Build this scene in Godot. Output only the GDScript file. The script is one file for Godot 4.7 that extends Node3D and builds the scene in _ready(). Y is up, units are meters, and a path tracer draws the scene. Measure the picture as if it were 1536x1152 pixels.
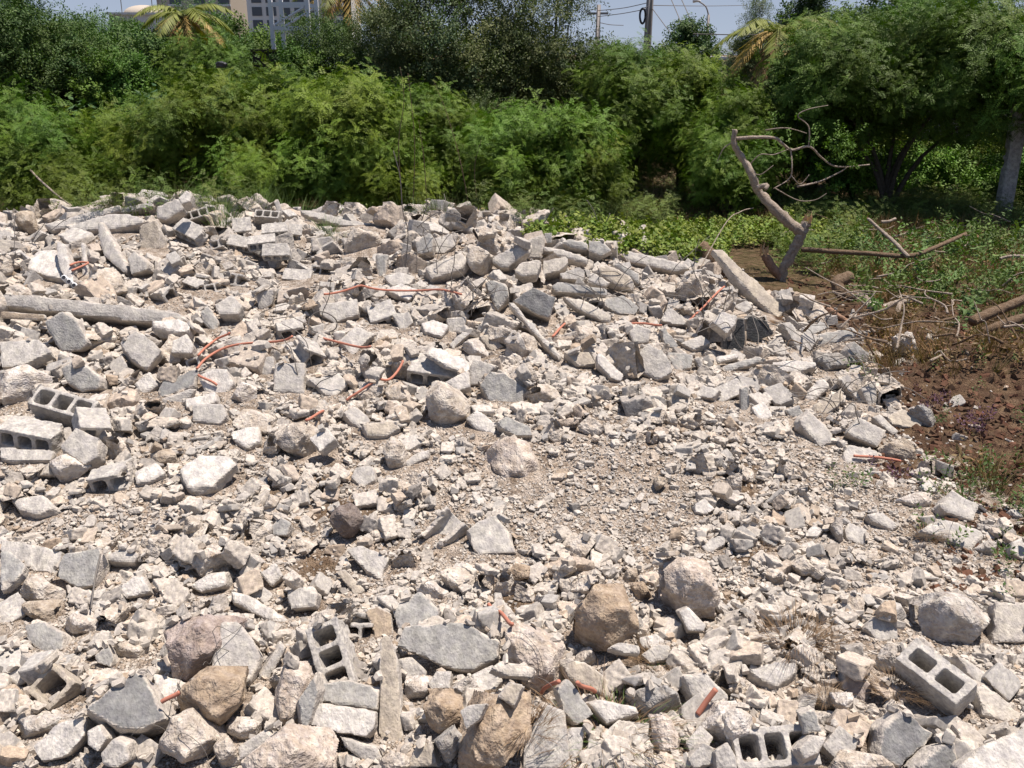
extends Node3D
# Demolition rubble in front of a green thicket. Metres, y up, camera looks along -z.

const W := 1536.0
const H := 1152.0
const FOV := 44.0
const PITCH := 19.5
const CAM_H := 3.0

var cam_b: Basis
var cam_p := Vector3(0, CAM_H, 0)
var focal := 0.0
var rng := RandomNumberGenerator.new()
var M := {}
var names := {}
var nz_lump := FastNoiseLite.new()
var nz_fine := FastNoiseLite.new()
var nz_soil := FastNoiseLite.new()

# ---------------------------------------------------------------- pixels and rays
func ray(px: float, py: float) -> Vector3:
	return (cam_b * Vector3((px - W / 2) / focal, -(py - H / 2) / focal, -1)).normalized()

func proj(p: Vector3) -> Vector3:
	var q: Vector3 = cam_b.inverse() * (p - cam_p)
	return Vector3(W / 2 + focal * q.x / -q.z, H / 2 - focal * q.y / -q.z, -q.z)

func at_depth(px: float, py: float, d: float) -> Vector3:
	var r := ray(px, py)
	return cam_p + r * (d / Vector2(r.x, r.z).length()) if d > 0 else cam_p

func at_z(px: float, py: float, d: float) -> Vector3:      # on the upright plane z = -d
	var r := ray(px, py)
	return cam_p + r * (d / -r.z)

func hit(px: float, py: float) -> Vector3:                 # where the ray meets the terrain
	return march(ray(px, py), false)

func hit_stack(px: float, py: float) -> Vector3:           # where the ray meets the rubble laid so far
	return march(ray(px, py), true)

func march(r: Vector3, stacked: bool) -> Vector3:
	var t := 3.0
	var st := 0.05 if stacked else 0.2
	while t < 60.0:
		var p := cam_p + r * t
		if p.y < 1.9 and p.y < (stack_at(p.x, p.z) if stacked else terrain(p.x, p.z)):
			var a := t - st
			var b := t
			for k in 5:
				var m := (a + b) / 2
				p = cam_p + r * m
				if p.y < (stack_at(p.x, p.z) if stacked else terrain(p.x, p.z)): b = m
				else: a = m
			return cam_p + r * b
		t += st if p.y < 1.9 else 0.2
		if t > 18: st = 0.4
	return cam_p + r * 60.0

# ---------------------------------------------------------------- terrain
func curve(xs: Array, ys: Array, x: float) -> float:
	if x <= xs[0]: return ys[0]
	for i in range(1, xs.size()):
		if x < xs[i]:
			var t: float = (x - xs[i - 1]) / (xs[i] - xs[i - 1])
			t = t * t * (3 - 2 * t)
			return lerpf(ys[i - 1], ys[i], t)
	return ys[-1]

func sstep(a: float, b: float, x: float) -> float:
	var t := clampf((x - a) / (b - a), 0, 1)
	return t * t * (3 - 2 * t)

func crest(x: float) -> float:
	return curve([-9.5, -6.6, -4.4, -2.9, -0.5, 0.9, 2.1, 3.2, 4.0], [0.62, 0.80, 1.04, 0.88, 0.88, 0.76, 0.50, 0.18, 0.0], x)

func terrain(x: float, z: float) -> float:
	var d := -z
	var h := 0.0
	if d < 40:
		var c := crest(x)
		var side := 1.0 - sstep(0.4, 3.2, x)
		h += c * (0.42 * side * sstep(4.6, 7.4, d) + (1.0 - 0.42 * side) * sstep(7.0, 11.8, d)) * (1.0 - sstep(12.5, 14.8, d))
		h -= 0.16 * exp(-((x + 2.6) * (x + 2.6) / 0.5 + (d - 10.6) * (d - 10.6) / 0.35))   # hollow below the crest
		h += 0.30 * exp(-((x - 5.0) * (x - 5.0) / 1.4 + (d - 8.5) * (d - 8.5) / 0.9))       # soil bank on the right
		h += 0.22 * exp(-((x - 4.0) * (x - 4.0) / 0.5 + (d - 10.3) * (d - 10.3) / 0.6))
		h += nz_soil.get_noise_2d(x * 4, z * 4) * 0.05 + nz_soil.get_noise_2d(x * 21 + 70, z * 21) * 0.014
		h += nz_soil.get_noise_2d(x * 75 + 20, z * 75) * 0.006
	else:
		h += nz_soil.get_noise_2d(x * 0.6, z * 0.6) * 0.2 * sstep(40, 60, d)
	return h

# height of what lies on the ground so far, on a 4 cm grid
const SX0 := -9.4
const SZ0 := -15.2
const SN := 0.04
const SNX := 390
const SNZ := 300
var stack := PackedFloat32Array()
var cover := PackedFloat32Array()       # image-space: nearest traced piece at that pixel (quarter size), so that filler is not laid over it
func stack_init() -> void:
	stack.resize(SNX * SNZ)
	for j in SNZ:
		for i in SNX:
			stack[j * SNX + i] = terrain(SX0 + i * SN, SZ0 + j * SN)
	cover.resize(384 * 288)
	cover.fill(1e6)
func stack_at(x: float, z: float) -> float:
	var i := int((x - SX0) / SN)
	var j := int((z - SZ0) / SN)
	if i < 0 or j < 0 or i >= SNX or j >= SNZ:
		return terrain(x, z)
	return stack[j * SNX + i]
func stamp(mesh: Mesh, t: Transform3D, mask: bool, skip := 1) -> void:
	var v: PackedVector3Array = mesh.surface_get_arrays(0)[Mesh.ARRAY_VERTEX]
	for k in range(0, v.size(), skip):
		var p: Vector3 = t * v[k]
		var i := int((p.x - SX0) / SN)
		var j := int((p.z - SZ0) / SN)
		if i >= 0 and j >= 0 and i < SNX and j < SNZ and p.y > stack[j * SNX + i]:
			stack[j * SNX + i] = p.y
		if mask:
			var s := proj(p)
			var a := int(s.x / 4)
			var b := int(s.y / 4)
			if a >= 0 and b >= 0 and a < 384 and b < 288:
				cover[b * 384 + a] = minf(cover[b * 384 + a], s.z)
func hides(p: Vector3) -> bool:          # would a piece at p stand in front of a traced one?
	var s := proj(p)
	var a := int(s.x / 4)
	var b := int(s.y / 4)
	if a < 0 or b < 0 or a >= 384 or b >= 288:
		return false
	return cover[b * 384 + a] < 1e5 and cover[b * 384 + a] > s.z - 0.02

# ---------------------------------------------------------------- nodes
func numbered(n: String) -> String:
	if not names.has(n):
		names[n] = 0
		return n
	names[n] += 1
	return "%s_%03d" % [n, names[n]]

func tag(o: Node, label: String, category: String, group := "", kind := "") -> Node:
	o.set_meta("label", label)
	o.set_meta("category", category)
	if group: o.set_meta("group", group)
	if kind: o.set_meta("kind", kind)
	return o

func thing(called: String, mesh: Mesh, m: Material, t: Transform3D, label: String, category: String, group := "") -> MeshInstance3D:
	var o := MeshInstance3D.new()
	o.name = numbered(called)
	o.mesh = mesh
	if m: o.material_override = m
	o.transform = t
	add_child(o)
	tag(o, label, category, group)
	return o

func base(called: String, at: Vector3, label: String, category: String, group := "") -> Node3D:
	var o := Node3D.new()
	o.name = numbered(called)
	o.position = at
	add_child(o)
	tag(o, label, category, group)
	return o

func part(parent: Node, called: String, mesh: Mesh, m: Material, t := Transform3D()) -> MeshInstance3D:
	var o := MeshInstance3D.new()
	o.name = called
	o.mesh = mesh
	if m: o.material_override = m
	o.transform = t
	parent.add_child(o, true)
	return o

func many(parent: Node, called: String, mesh: Mesh, m: Material, ts: Array, cols: Array) -> MultiMeshInstance3D:
	var mm := MultiMesh.new()
	mm.transform_format = MultiMesh.TRANSFORM_3D
	mm.use_colors = true
	mm.mesh = mesh
	mm.instance_count = ts.size()
	for i in ts.size():
		mm.set_instance_transform(i, ts[i])
		mm.set_instance_color(i, cols[i])
	var o := MultiMeshInstance3D.new()
	o.name = called
	o.multimesh = mm
	o.material_override = m
	parent.add_child(o, true)
	return o

# ---------------------------------------------------------------- solids from planes (surface nets)
# planes: [normal, distance, roughness, colour]; holes: [centre, half size, corner radius] columns along local y
class Solid:
	var nx := PackedFloat32Array()
	var ny := PackedFloat32Array()
	var nzc := PackedFloat32Array()
	var h := PackedFloat32Array()
	var r := PackedFloat32Array()
	var col := []
	var holes := []
	func plane(n: Vector3, d: float, rough: float, c: Color) -> void:
		nx.append(n.x); ny.append(n.y); nzc.append(n.z); h.append(d); r.append(rough); col.append(c)
	func which(p: Vector3, q: float) -> int:
		var best := -1e9
		var at := 0
		for k in h.size():
			var v := nx[k] * p.x + ny[k] * p.y + nzc[k] * p.z - h[k] + r[k] * q
			if v > best:
				best = v; at = k
		return at

func solid_mesh(s: Solid, lo: Vector3, hi: Vector3, cell: float, wave: float, sd: int) -> ArrayMesh:
	lo -= Vector3.ONE * cell * 2.5
	hi += Vector3.ONE * cell * 2.5
	var n := Vector3i(((hi - lo) / cell).ceil())
	var ax := n.x + 1
	var ay := n.y + 1
	var az := n.z + 1
	var f := PackedFloat32Array()
	f.resize(ax * ay * az)
	nz_lump.seed = sd
	nz_lump.frequency = 1.0 / wave
	var K := s.h.size()
	var pa := PackedFloat32Array(); pa.resize(K)
	var i := 0
	var mar := cell * 1.1
	for k in K: mar = maxf(mar, cell * 1.1 + s.r[k] * 0.75)
	var holed := s.holes.size() > 0
	f.fill(1.0)
	var ra := PackedInt32Array(); ra.resize(ay * az)
	var rb := PackedInt32Array(); rb.resize(ay * az)
	for z in az:
		var pz := lo.z + z * cell
		for y in ay:
			var py := lo.y + y * cell
			for k in K:
				pa[k] = s.ny[k] * py + s.nzc[k] * pz - s.h[k]
			var x0 := -1e9
			var x1 := 1e9
			var i0 := -1e9
			var i1 := 1e9
			for k in K:
				var g := s.nx[k]
				if g > 1e-5:
					x1 = minf(x1, (mar - pa[k]) / g); i1 = minf(i1, (-mar - pa[k]) / g)
				elif g < -1e-5:
					x0 = maxf(x0, (mar - pa[k]) / g); i0 = maxf(i0, (-mar - pa[k]) / g)
				else:
					if pa[k] > mar: x1 = -1e9
					if pa[k] > -mar: i1 = -1e9
			var xa := clampi(int(ceil((x0 - lo.x) / cell)), 0, ax)
			var xb := clampi(int(floor((x1 - lo.x) / cell)) + 1, 0, ax)
			var ia := clampi(int(ceil((i0 - lo.x) / cell)), 0, ax)
			var ib := clampi(int(floor((i1 - lo.x) / cell)) + 1, 0, ax)
			if holed: ib = ia
			var row := z * ay + y
			ra[row] = xa; rb[row] = xb
			i = row * ax
			var x := xa
			while x < xb:
				if x == ia and ib > ia:
					while x < ib:
						f[i + x] = -1.0
						x += 1
					continue
				var px := lo.x + x * cell
				var q := nz_lump.get_noise_3d(px, py, pz)
				var d := -1e9
				for k in K:
					var v := pa[k] + s.nx[k] * px + s.r[k] * q
					if v > d: d = v
				if holed:
					for hole in s.holes:
						var c: Vector3 = hole[0]
						var e: Vector3 = hole[1]
						var rr: float = hole[2]
						var grow: float = (py - c.y) * hole[3]
						var qx := absf(px - c.x) - e.x - grow + rr
						var qz := absf(pz - c.z) - e.z - grow + rr
						var dd := minf(maxf(qx, qz), 0) + Vector2(maxf(qx, 0), maxf(qz, 0)).length() - rr
						if -dd > d and absf(py - c.y) < e.y: d = -dd
				f[i + x] = d
				x += 1
	# one vertex in each crossed cell
	var idx := PackedInt32Array(); idx.resize(n.x * n.y * n.z); idx.fill(-1)
	var vs := PackedVector3Array()
	var sy := ax
	var sz := ax * ay
	for z in n.z:
		for y in n.y:
			var o := z * sz + y * sy
			var r0 := z * ay + y
			var c0 := maxi(0, mini(mini(ra[r0], ra[r0 + 1]), mini(ra[r0 + ay], ra[r0 + ay + 1])) - 1)
			var c1 := mini(n.x, maxi(maxi(rb[r0], rb[r0 + 1]), maxi(rb[r0 + ay], rb[r0 + ay + 1])))
			for x in range(c0, c1):
				var b := o + x
				var a0 := f[b]; var a1 := f[b + 1]; var a2 := f[b + sy]; var a3 := f[b + sy + 1]
				var a4 := f[b + sz]; var a5 := f[b + sz + 1]; var a6 := f[b + sz + sy]; var a7 := f[b + sz + sy + 1]
				var inside := int(a0 < 0) + int(a1 < 0) + int(a2 < 0) + int(a3 < 0) + int(a4 < 0) + int(a5 < 0) + int(a6 < 0) + int(a7 < 0)
				if inside == 0 or inside == 8: continue
				var sum := Vector3.ZERO
				var cnt := 0
				if (a0 < 0) != (a1 < 0): sum += Vector3(a0 / (a0 - a1), 0, 0); cnt += 1
				if (a2 < 0) != (a3 < 0): sum += Vector3(a2 / (a2 - a3), 1, 0); cnt += 1
				if (a4 < 0) != (a5 < 0): sum += Vector3(a4 / (a4 - a5), 0, 1); cnt += 1
				if (a6 < 0) != (a7 < 0): sum += Vector3(a6 / (a6 - a7), 1, 1); cnt += 1
				if (a0 < 0) != (a2 < 0): sum += Vector3(0, a0 / (a0 - a2), 0); cnt += 1
				if (a1 < 0) != (a3 < 0): sum += Vector3(1, a1 / (a1 - a3), 0); cnt += 1
				if (a4 < 0) != (a6 < 0): sum += Vector3(0, a4 / (a4 - a6), 1); cnt += 1
				if (a5 < 0) != (a7 < 0): sum += Vector3(1, a5 / (a5 - a7), 1); cnt += 1
				if (a0 < 0) != (a4 < 0): sum += Vector3(0, 0, a0 / (a0 - a4)); cnt += 1
				if (a1 < 0) != (a5 < 0): sum += Vector3(1, 0, a1 / (a1 - a5)); cnt += 1
				if (a2 < 0) != (a6 < 0): sum += Vector3(0, 1, a2 / (a2 - a6)); cnt += 1
				if (a3 < 0) != (a7 < 0): sum += Vector3(1, 1, a3 / (a3 - a7)); cnt += 1
				idx[(z * n.y + y) * n.x + x] = vs.size()
				vs.append(lo + (Vector3(x, y, z) + sum / cnt) * cell)
	var ix := PackedInt32Array()
	var cy := n.x
	var cz := n.x * n.y
	for z in range(1, n.z):
		for y in range(1, n.y):
			var o := z * sz + y * sy
			var r0 := z * ay + y
			var c0 := maxi(1, mini(ra[r0], mini(ra[r0 + 1], ra[r0 + ay])) - 1)
			var c1 := mini(n.x, maxi(rb[r0], maxi(rb[r0 + 1], rb[r0 + ay])) + 1)
			for x in range(c0, c1):
				var b := o + x
				var in0 := f[b] < 0
				var c := (z * n.y + y) * n.x + x
				if in0 != (f[b + 1] < 0):
					quad(ix, idx[c], idx[c - cy], idx[c - cy - cz], idx[c - cz], in0)
				if in0 != (f[b + sy] < 0):
					quad(ix, idx[c], idx[c - cz], idx[c - 1 - cz], idx[c - 1], in0)
				if in0 != (f[b + sz] < 0):
					quad(ix, idx[c], idx[c - 1], idx[c - 1 - cy], idx[c - cy], in0)
	var cols := PackedColorArray(); cols.resize(vs.size())
	nz_fine.frequency = 2.2 / wave
	for k in vs.size():
		var p := vs[k]
		var q := nz_lump.get_noise_3d(p.x, p.y, p.z)
		var c: Color = s.col[s.which(p, q)]
		var m := nz_fine.get_noise_3d(p.x + sd, p.y, p.z)
		var g := 1.0 + 0.22 * m
		cols[k] = Color(c.r * g, c.g * g, c.b * g * (1.0 - 0.06 * m))
	var arr := []
	arr.resize(Mesh.ARRAY_MAX)
	arr[Mesh.ARRAY_VERTEX] = vs
	arr[Mesh.ARRAY_COLOR] = cols
	arr[Mesh.ARRAY_INDEX] = ix
	var me := ArrayMesh.new()
	me.add_surface_from_arrays(Mesh.PRIMITIVE_TRIANGLES, arr)
	return me

func quad(ix: PackedInt32Array, a: int, b: int, c: int, d: int, flip: bool) -> void:
	if a < 0 or b < 0 or c < 0 or d < 0: return
	if not flip:
		ix.append(a); ix.append(b); ix.append(c); ix.append(a); ix.append(c); ix.append(d)
	else:
		ix.append(a); ix.append(c); ix.append(b); ix.append(a); ix.append(d); ix.append(c)

func rdir() -> Vector3:
	var y := rng.randf_range(-1, 1)
	var a := rng.randf_range(0, TAU)
	var r := sqrt(1 - y * y)
	return Vector3(r * cos(a), y, r * sin(a))

# base colours (linear)
const C_BREAK := Color(0.55, 0.503, 0.448)
const C_FACE := Color(0.50, 0.472, 0.436)
const C_GREY := Color(0.385, 0.375, 0.355)
const C_DARK := Color(0.25, 0.248, 0.245)
const C_BLACK := Color(0.075, 0.077, 0.08)  # near-black face colour of the upright slabs on the right flank
const C_WHITE := Color(0.63, 0.595, 0.55)
const C_LIME := Color(0.56, 0.515, 0.455)
const C_PINK := Color(0.57, 0.51, 0.45)
const C_BROWN := Color(0.42, 0.342, 0.262)
const C_TAN := Color(0.47, 0.415, 0.345)
const C_PURPLE := Color(0.41, 0.35, 0.32)

# ---------------------------------------------------------------- tubes and small mesh tools
func catmull(pts: Array, per: int) -> PackedVector3Array:
	var out := PackedVector3Array()
	for i in pts.size() - 1:
		var a: Vector3 = pts[maxi(i - 1, 0)]
		var b: Vector3 = pts[i]
		var c: Vector3 = pts[i + 1]
		var d: Vector3 = pts[mini(i + 2, pts.size() - 1)]
		for k in per:
			out.append(b.cubic_interpolate(c, a, d, float(k) / per))
	out.append(pts[-1])
	return out

func tube(st: SurfaceTool, path: PackedVector3Array, r0: float, r1: float, sides := 7, wob := 0.0, c0 := Color.WHITE, ridged := 0.0, sd := 0) -> void:
	var rings := []
	var up := Vector3.UP
	for i in path.size():
		var t: Vector3 = (path[mini(i + 1, path.size() - 1)] - path[maxi(i - 1, 0)]).normalized()
		var u := up.cross(t)
		if u.length() < 0.2: u = Vector3.RIGHT.cross(t)
		u = u.normalized()
		var v := t.cross(u).normalized()
		up = v if i == 0 else v
		var k := float(i) / (path.size() - 1)
		var r := lerpf(r0, r1, k)
		if ridged > 0: r *= 1.0 + ridged * (1.0 if i % 2 == 0 else -1.0)
		var ring := []
		for s in sides:
			var a := TAU * s / sides
			var rr := r * (1.0 + wob * nz_fine.get_noise_3d(path[i].x * 60 + s * 31, path[i].y * 60 + sd, path[i].z * 60))
			ring.append(path[i] + (u * cos(a) + v * sin(a)) * rr)
		rings.append(ring)
	for i in rings.size() - 1:
		for s in sides:
			var s2 := (s + 1) % sides
			tri(st, rings[i][s], rings[i + 1][s], rings[i + 1][s2], c0)
			tri(st, rings[i][s], rings[i + 1][s2], rings[i][s2], c0)
	for s in range(1, sides - 1):
		tri(st, rings[0][0], rings[0][s], rings[0][s + 1], c0)
		tri(st, rings[-1][0], rings[-1][s + 1], rings[-1][s], c0)

func tri(st: SurfaceTool, a: Vector3, b: Vector3, c: Vector3, col: Color) -> void:
	st.set_color(col); st.add_vertex(a)
	st.set_color(col); st.add_vertex(b)
	st.set_color(col); st.add_vertex(c)

func newst(smooth := false) -> SurfaceTool:
	var st := SurfaceTool.new()
	st.begin(Mesh.PRIMITIVE_TRIANGLES)
	st.set_smooth_group(0 if smooth else -1)
	return st

func done(st: SurfaceTool) -> ArrayMesh:
	st.generate_normals()
	return st.commit()

func boxm(st: SurfaceTool, c: Vector3, e: Vector3, b := Basis(), col := Color.WHITE) -> void:
	var q := []
	for i in 8:
		q.append(c + b * Vector3(e.x * (1 if i & 1 else -1), e.y * (1 if i & 2 else -1), e.z * (1 if i & 4 else -1)))
	for f in [[0, 2, 3, 1], [4, 5, 7, 6], [0, 1, 5, 4], [2, 6, 7, 3], [0, 4, 6, 2], [1, 3, 7, 5]]:
		tri(st, q[f[0]], q[f[2]], q[f[1]], col)
		tri(st, q[f[0]], q[f[3]], q[f[2]], col)

# ---------------------------------------------------------------- materials
func seamless(freq: float, oct: int, kind: int, sd: int, size := 512) -> Image:
	var n := FastNoiseLite.new()
	n.noise_type = kind
	n.seed = sd
	n.frequency = freq
	n.fractal_octaves = oct
	if oct < 2: n.fractal_type = FastNoiseLite.FRACTAL_NONE
	return n.get_seamless_image(size, size, false, false, 0.12)

func mixed(a: Image, b: Image, c: Image, lo: Color, hi: Color, speck: float, contrast: float) -> ImageTexture:
	var s := a.get_width()
	var im := Image.create(s, s, false, Image.FORMAT_RGB8)
	var da := a.get_data(); var db := b.get_data(); var dc := c.get_data()
	for y in s:
		for x in s:
			var i := y * s + x
			var v := da[i] / 255.0 * 0.55 + db[i] / 255.0 * 0.45
			v = clampf((v - 0.5) * contrast + 0.5, 0, 1)
			var q := dc[i] / 255.0
			var k := 1.0 - speck * clampf((0.42 - q) * 5.0, 0, 1) + speck * 0.7 * clampf((q - 0.62) * 5.0, 0, 1)
			im.set_pixel(x, y, Color(clampf(lerpf(lo.r, hi.r, v) * k, 0, 1), clampf(lerpf(lo.g, hi.g, v) * k, 0, 1), clampf(lerpf(lo.b, hi.b, v) * k, 0, 1)))
	im.generate_mipmaps()
	return ImageTexture.create_from_image(im)

func mat(called: String, c: Color, rough: float, spec := 0.3) -> StandardMaterial3D:
	var m := StandardMaterial3D.new()
	m.resource_name = called
	m.albedo_color = c.linear_to_srgb()
	m.roughness = rough
	m.metallic_specular = spec
	M[called] = m
	return m

func stony(called: String, tex: Texture2D, relief: Texture2D, depth: float, sc: float) -> StandardMaterial3D:
	var m := mat(called, Color(1, 1, 1), 0.95, 0.25)
	m.vertex_color_use_as_albedo = true
	m.albedo_texture = tex
	m.uv1_triplanar = true
	m.uv1_world_triplanar = true
	m.uv1_scale = Vector3.ONE * sc
	m.heightmap_enabled = true
	m.heightmap_texture = relief
	m.heightmap_scale = depth
	return m

func leafy(called: String, c: Color, back: Color) -> StandardMaterial3D:
	var m := mat(called, c, 0.6, 0.35)
	m.vertex_color_use_as_albedo = true
	m.cull_mode = BaseMaterial3D.CULL_DISABLED
	m.backlight_enabled = true
	m.backlight = back
	return m

func make_materials() -> void:
	var simplex := FastNoiseLite.TYPE_SIMPLEX
	var cell := FastNoiseLite.TYPE_CELLULAR
	var perlin := FastNoiseLite.TYPE_PERLIN
	var broad := seamless(0.008, 5, simplex, 3)
	var mid := seamless(0.03, 4, simplex, 8)
	var grain := seamless(0.12, 3, perlin, 5)
	var spots := seamless(0.09, 1, cell, 12)
	var tex := mixed(broad, mid, grain, Color(0.80, 0.80, 0.80), Color(1, 1, 0.995), 0.07, 2.6)
	var rocktex := mixed(broad, mid, grain, Color(0.80, 0.77, 0.74), Color(1, 1, 1), 0.08, 2.6)
	var soiltex := mixed(broad, grain, spots, Color(0.66, 0.62, 0.58), Color(1, 1, 1), 0.2, 1.8)
	var relief := mixed(mid, seamless(0.06, 4, simplex, 41), grain, Color(0, 0, 0), Color(1, 1, 1), 0.12, 1.6)
	stony("concrete", tex, relief, 0.45, 2.0)
	var bits := mat("bits", Color(1, 1, 1), 0.95, 0.25)
	bits.vertex_color_use_as_albedo = true
	bits.albedo_texture = tex
	bits.uv1_triplanar = true
	bits.uv1_world_triplanar = true
	bits.uv1_scale = Vector3.ONE * 5.0
	stony("stone", rocktex, relief, 1.0, 1.7)
	stony("soil", soiltex, relief, 2.5, 1.7)
	var bark := stony("bark", rocktex, relief, 1.2, 3.0)
	bark.roughness = 0.9
	leafy("leaf", Color(1, 1, 1), Color(0.55, 0.62, 0.25))
	leafy("grass", Color(1, 1, 1), Color(0.4, 0.45, 0.2))
	leafy("grass_green", Color(0.10, 0.16, 0.04), Color(0.35, 0.4, 0.2))
	leafy("grass_dry", Color(0.17, 0.11, 0.06), Color(0.2, 0.15, 0.1))
	leafy("grass_straw", Color(0.33, 0.26, 0.16), Color(0.3, 0.25, 0.18))
	mat("pole_grey", Color(0.27, 0.25, 0.235), 0.9)
	var p := mat("conduit", Color(0.42, 0.175, 0.12), 0.7, 0.3)
	p.rim_enabled = false
	mat("wire", Color(0.16, 0.145, 0.13), 0.7, 0.4).metallic = 0.3
	mat("steel_white", Color(0.62, 0.63, 0.64), 0.6)
	mat("plaster_white", Color(0.62, 0.62, 0.6), 0.9)
	mat("plaster_beige", Color(0.42, 0.37, 0.31), 0.9)
	mat("glass_dark", Color(0.05, 0.06, 0.075), 0.15, 0.5)
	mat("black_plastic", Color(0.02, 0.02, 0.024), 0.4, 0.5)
	mat("pipe_white", Color(0.66, 0.68, 0.7), 0.4, 0.5)
	mat("roof_red", Color(0.30, 0.10, 0.06), 0.85)
	mat("wood_cut", Color(0.55, 0.38, 0.22), 0.9)
	mat("petal", Color(0.16, 0.05, 0.2), 0.8)

# ---------------------------------------------------------------- rubble shapes
# an angular piece: a box with broken planes, longest side 1
func chunk_solid(e: Vector3, cuts: int, rough: float, face: Color, brk: Color) -> Solid:
	var s := Solid.new()
	var flat := rng.randi_range(1, 3)
	for k in 6:
		var n := Vector3.ZERO
		n[k >> 1] = 1.0 if k & 1 else -1.0
		var smooth := k < flat or rng.randf() < 0.25
		n = (n + rdir() * (0.08 if smooth else 0.28)).normalized()
		s.plane(n, e[k >> 1] * (1.0 if smooth else rng.randf_range(0.8, 1.0)), rough * (0.18 if smooth else 1.0), face if smooth else brk)
	for k in cuts:
		var n := rdir()
		n = (n * Vector3(1, 1, 1) / e).normalized()
		var reach := absf(n.x) * e.x + absf(n.y) * e.y + absf(n.z) * e.z
		s.plane(n, reach * rng.randf_range(0.58, 0.85), rough, brk)
	return s

func chunk_mesh(e: Vector3, cuts: int, rough: float, cells: float, face: Color, brk: Color, sd: int) -> ArrayMesh:
	rng.seed = sd
	return solid_mesh(chunk_solid(e, cuts, rough, face, brk), -e * 1.05, e * 1.05, maxf(e.x, maxf(e.y, e.z)) * 2.0 / cells, 0.33, sd)

func rock_mesh(e: Vector3, facets: int, rough: float, cells: float, c: Color, sd: int) -> ArrayMesh:
	rng.seed = sd
	var s := Solid.new()
	for k in facets:
		var n := rdir()
		var reach := (n * e).length()
		s.plane(n, reach * rng.randf_range(0.78, 1.0), rough, c * rng.randf_range(0.93, 1.05))
	return solid_mesh(s, -e * 1.15, e * 1.15, maxf(e.x, maxf(e.y, e.z)) * 2.0 / cells, 0.36, sd)

# a crisp crushed fragment: the exact polyhedron its planes cut out, longest side about 1
func shard_mesh(e: Vector3, cuts: int, sd: int) -> ArrayMesh:
	rng.seed = sd
	var pl: Array[Plane] = []
	for k in 6:
		var n := Vector3.ZERO
		n[k >> 1] = 1.0 if k & 1 else -1.0
		n = (n + rdir() * 0.35).normalized()
		pl.append(Plane(n, e[k >> 1] * rng.randf_range(0.8, 1.05)))
	for k in cuts:
		var n := (rdir() / e).normalized()
		pl.append(Plane(n, (absf(n.x) * e.x + absf(n.y) * e.y + absf(n.z) * e.z) * rng.randf_range(0.5, 0.8)))
	var pts := Geometry3D.compute_convex_mesh_points(pl)
	var st := newst()
	for p in pl:
		var on := []
		for q in pts:
			if absf(p.distance_to(q)) < 1e-4:
				var dup := false
				for o in on:
					if o.distance_to(q) < 1e-4: dup = true
				if not dup: on.append(q)
		if on.size() < 3: continue
		var c := Vector3.ZERO
		for q in on: c += q / on.size()
		var u := perp(p.normal)
		var v := p.normal.cross(u)
		on.sort_custom(func(a, b): return atan2((a - c).dot(v), (a - c).dot(u)) > atan2((b - c).dot(v), (b - c).dot(u)))
		var g := rng.randf_range(0.9, 1.08)
		c += p.normal * rng.randf_range(-0.03, 0.015)
		for i in on.size():
			tri(st, c, on[i], on[(i + 1) % on.size()], C_BREAK * g)
	return done(st)

# hollow concrete block, real size: x length, y cell axis, z thickness
func block_solid(cells: int, half: Vector3, face: Color, brk: Color) -> Solid:
	var s := Solid.new()
	for k in 6:
		var n := Vector3.ZERO
		n[k >> 1] = 1.0 if k & 1 else -1.0
		s.plane((n + rdir() * 0.012).normalized(), half[k >> 1] * rng.randf_range(0.98, 1.0), 0.006, face)
	var wall := 0.028 if half.z < 0.08 else (0.036 if cells == 3 else 0.048)
	var w := (half.x * 2 - wall * (cells + 1)) / cells
	for c in cells:
		s.holes.append([Vector3(-half.x + wall + w / 2 + c * (w + wall), 0, 0), Vector3(w / 2, 1, half.z - wall), 0.018, 0.03])
	return s
func block_mesh(cells: int, half: Vector3, cuts: Array, face: Color, cell: float, sd: int) -> ArrayMesh:
	rng.seed = sd
	var s := block_solid(cells, half, face, C_BREAK)
	for c in cuts:
		var n: Vector3 = c[0]
		s.plane(n.normalized(), c[1], 0.03, C_BREAK)
	return solid_mesh(s, -half * 1.02, half * 1.02, cell, 0.09, sd)

# ---------------------------------------------------------------- traced pieces
const ZR := {"Z4": [0, 270, 3.0], "Z5": [400, 270, 3.0], "Z6": [800, 300, 3.0], "Z7": [1100, 300, 3.0], "W1": [0, 560, 3.0], "W2": [400, 560, 3.0], "W3": [900, 560, 3.0],
	"W4": [1100, 600, 2.88], "W5": [0, 800, 3.2], "W6": [380, 850, 3.2], "W7": [760, 800, 3.2], "W8": [1080, 850, 3.368], "V4": [0, 280, 4.115], "V5": [250, 300, 5.76], "V6": [700, 320, 5.235], "P": [0, 0, 1.0]}

func to_px(reg: String, x: float, y: float) -> Vector2:
	var z: Array = ZR[reg]
	return Vector2(z[0] + x / z[2], z[1] + y / z[2])

func normal_of(a: float, r: float) -> Vector3:      # a: degrees tipped towards the camera, r: degrees tipped to the right
	var n := Basis(Vector3.RIGHT, deg_to_rad(a)) * Vector3.UP
	return (Basis(Vector3.BACK, deg_to_rad(-r)) * n).normalized()

func on_plane(px: Vector2, p: Vector3, n: Vector3) -> Vector3:
	var d := ray(px.x, px.y)
	return cam_p + d * ((p - cam_p).dot(n) / d.dot(n))

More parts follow.
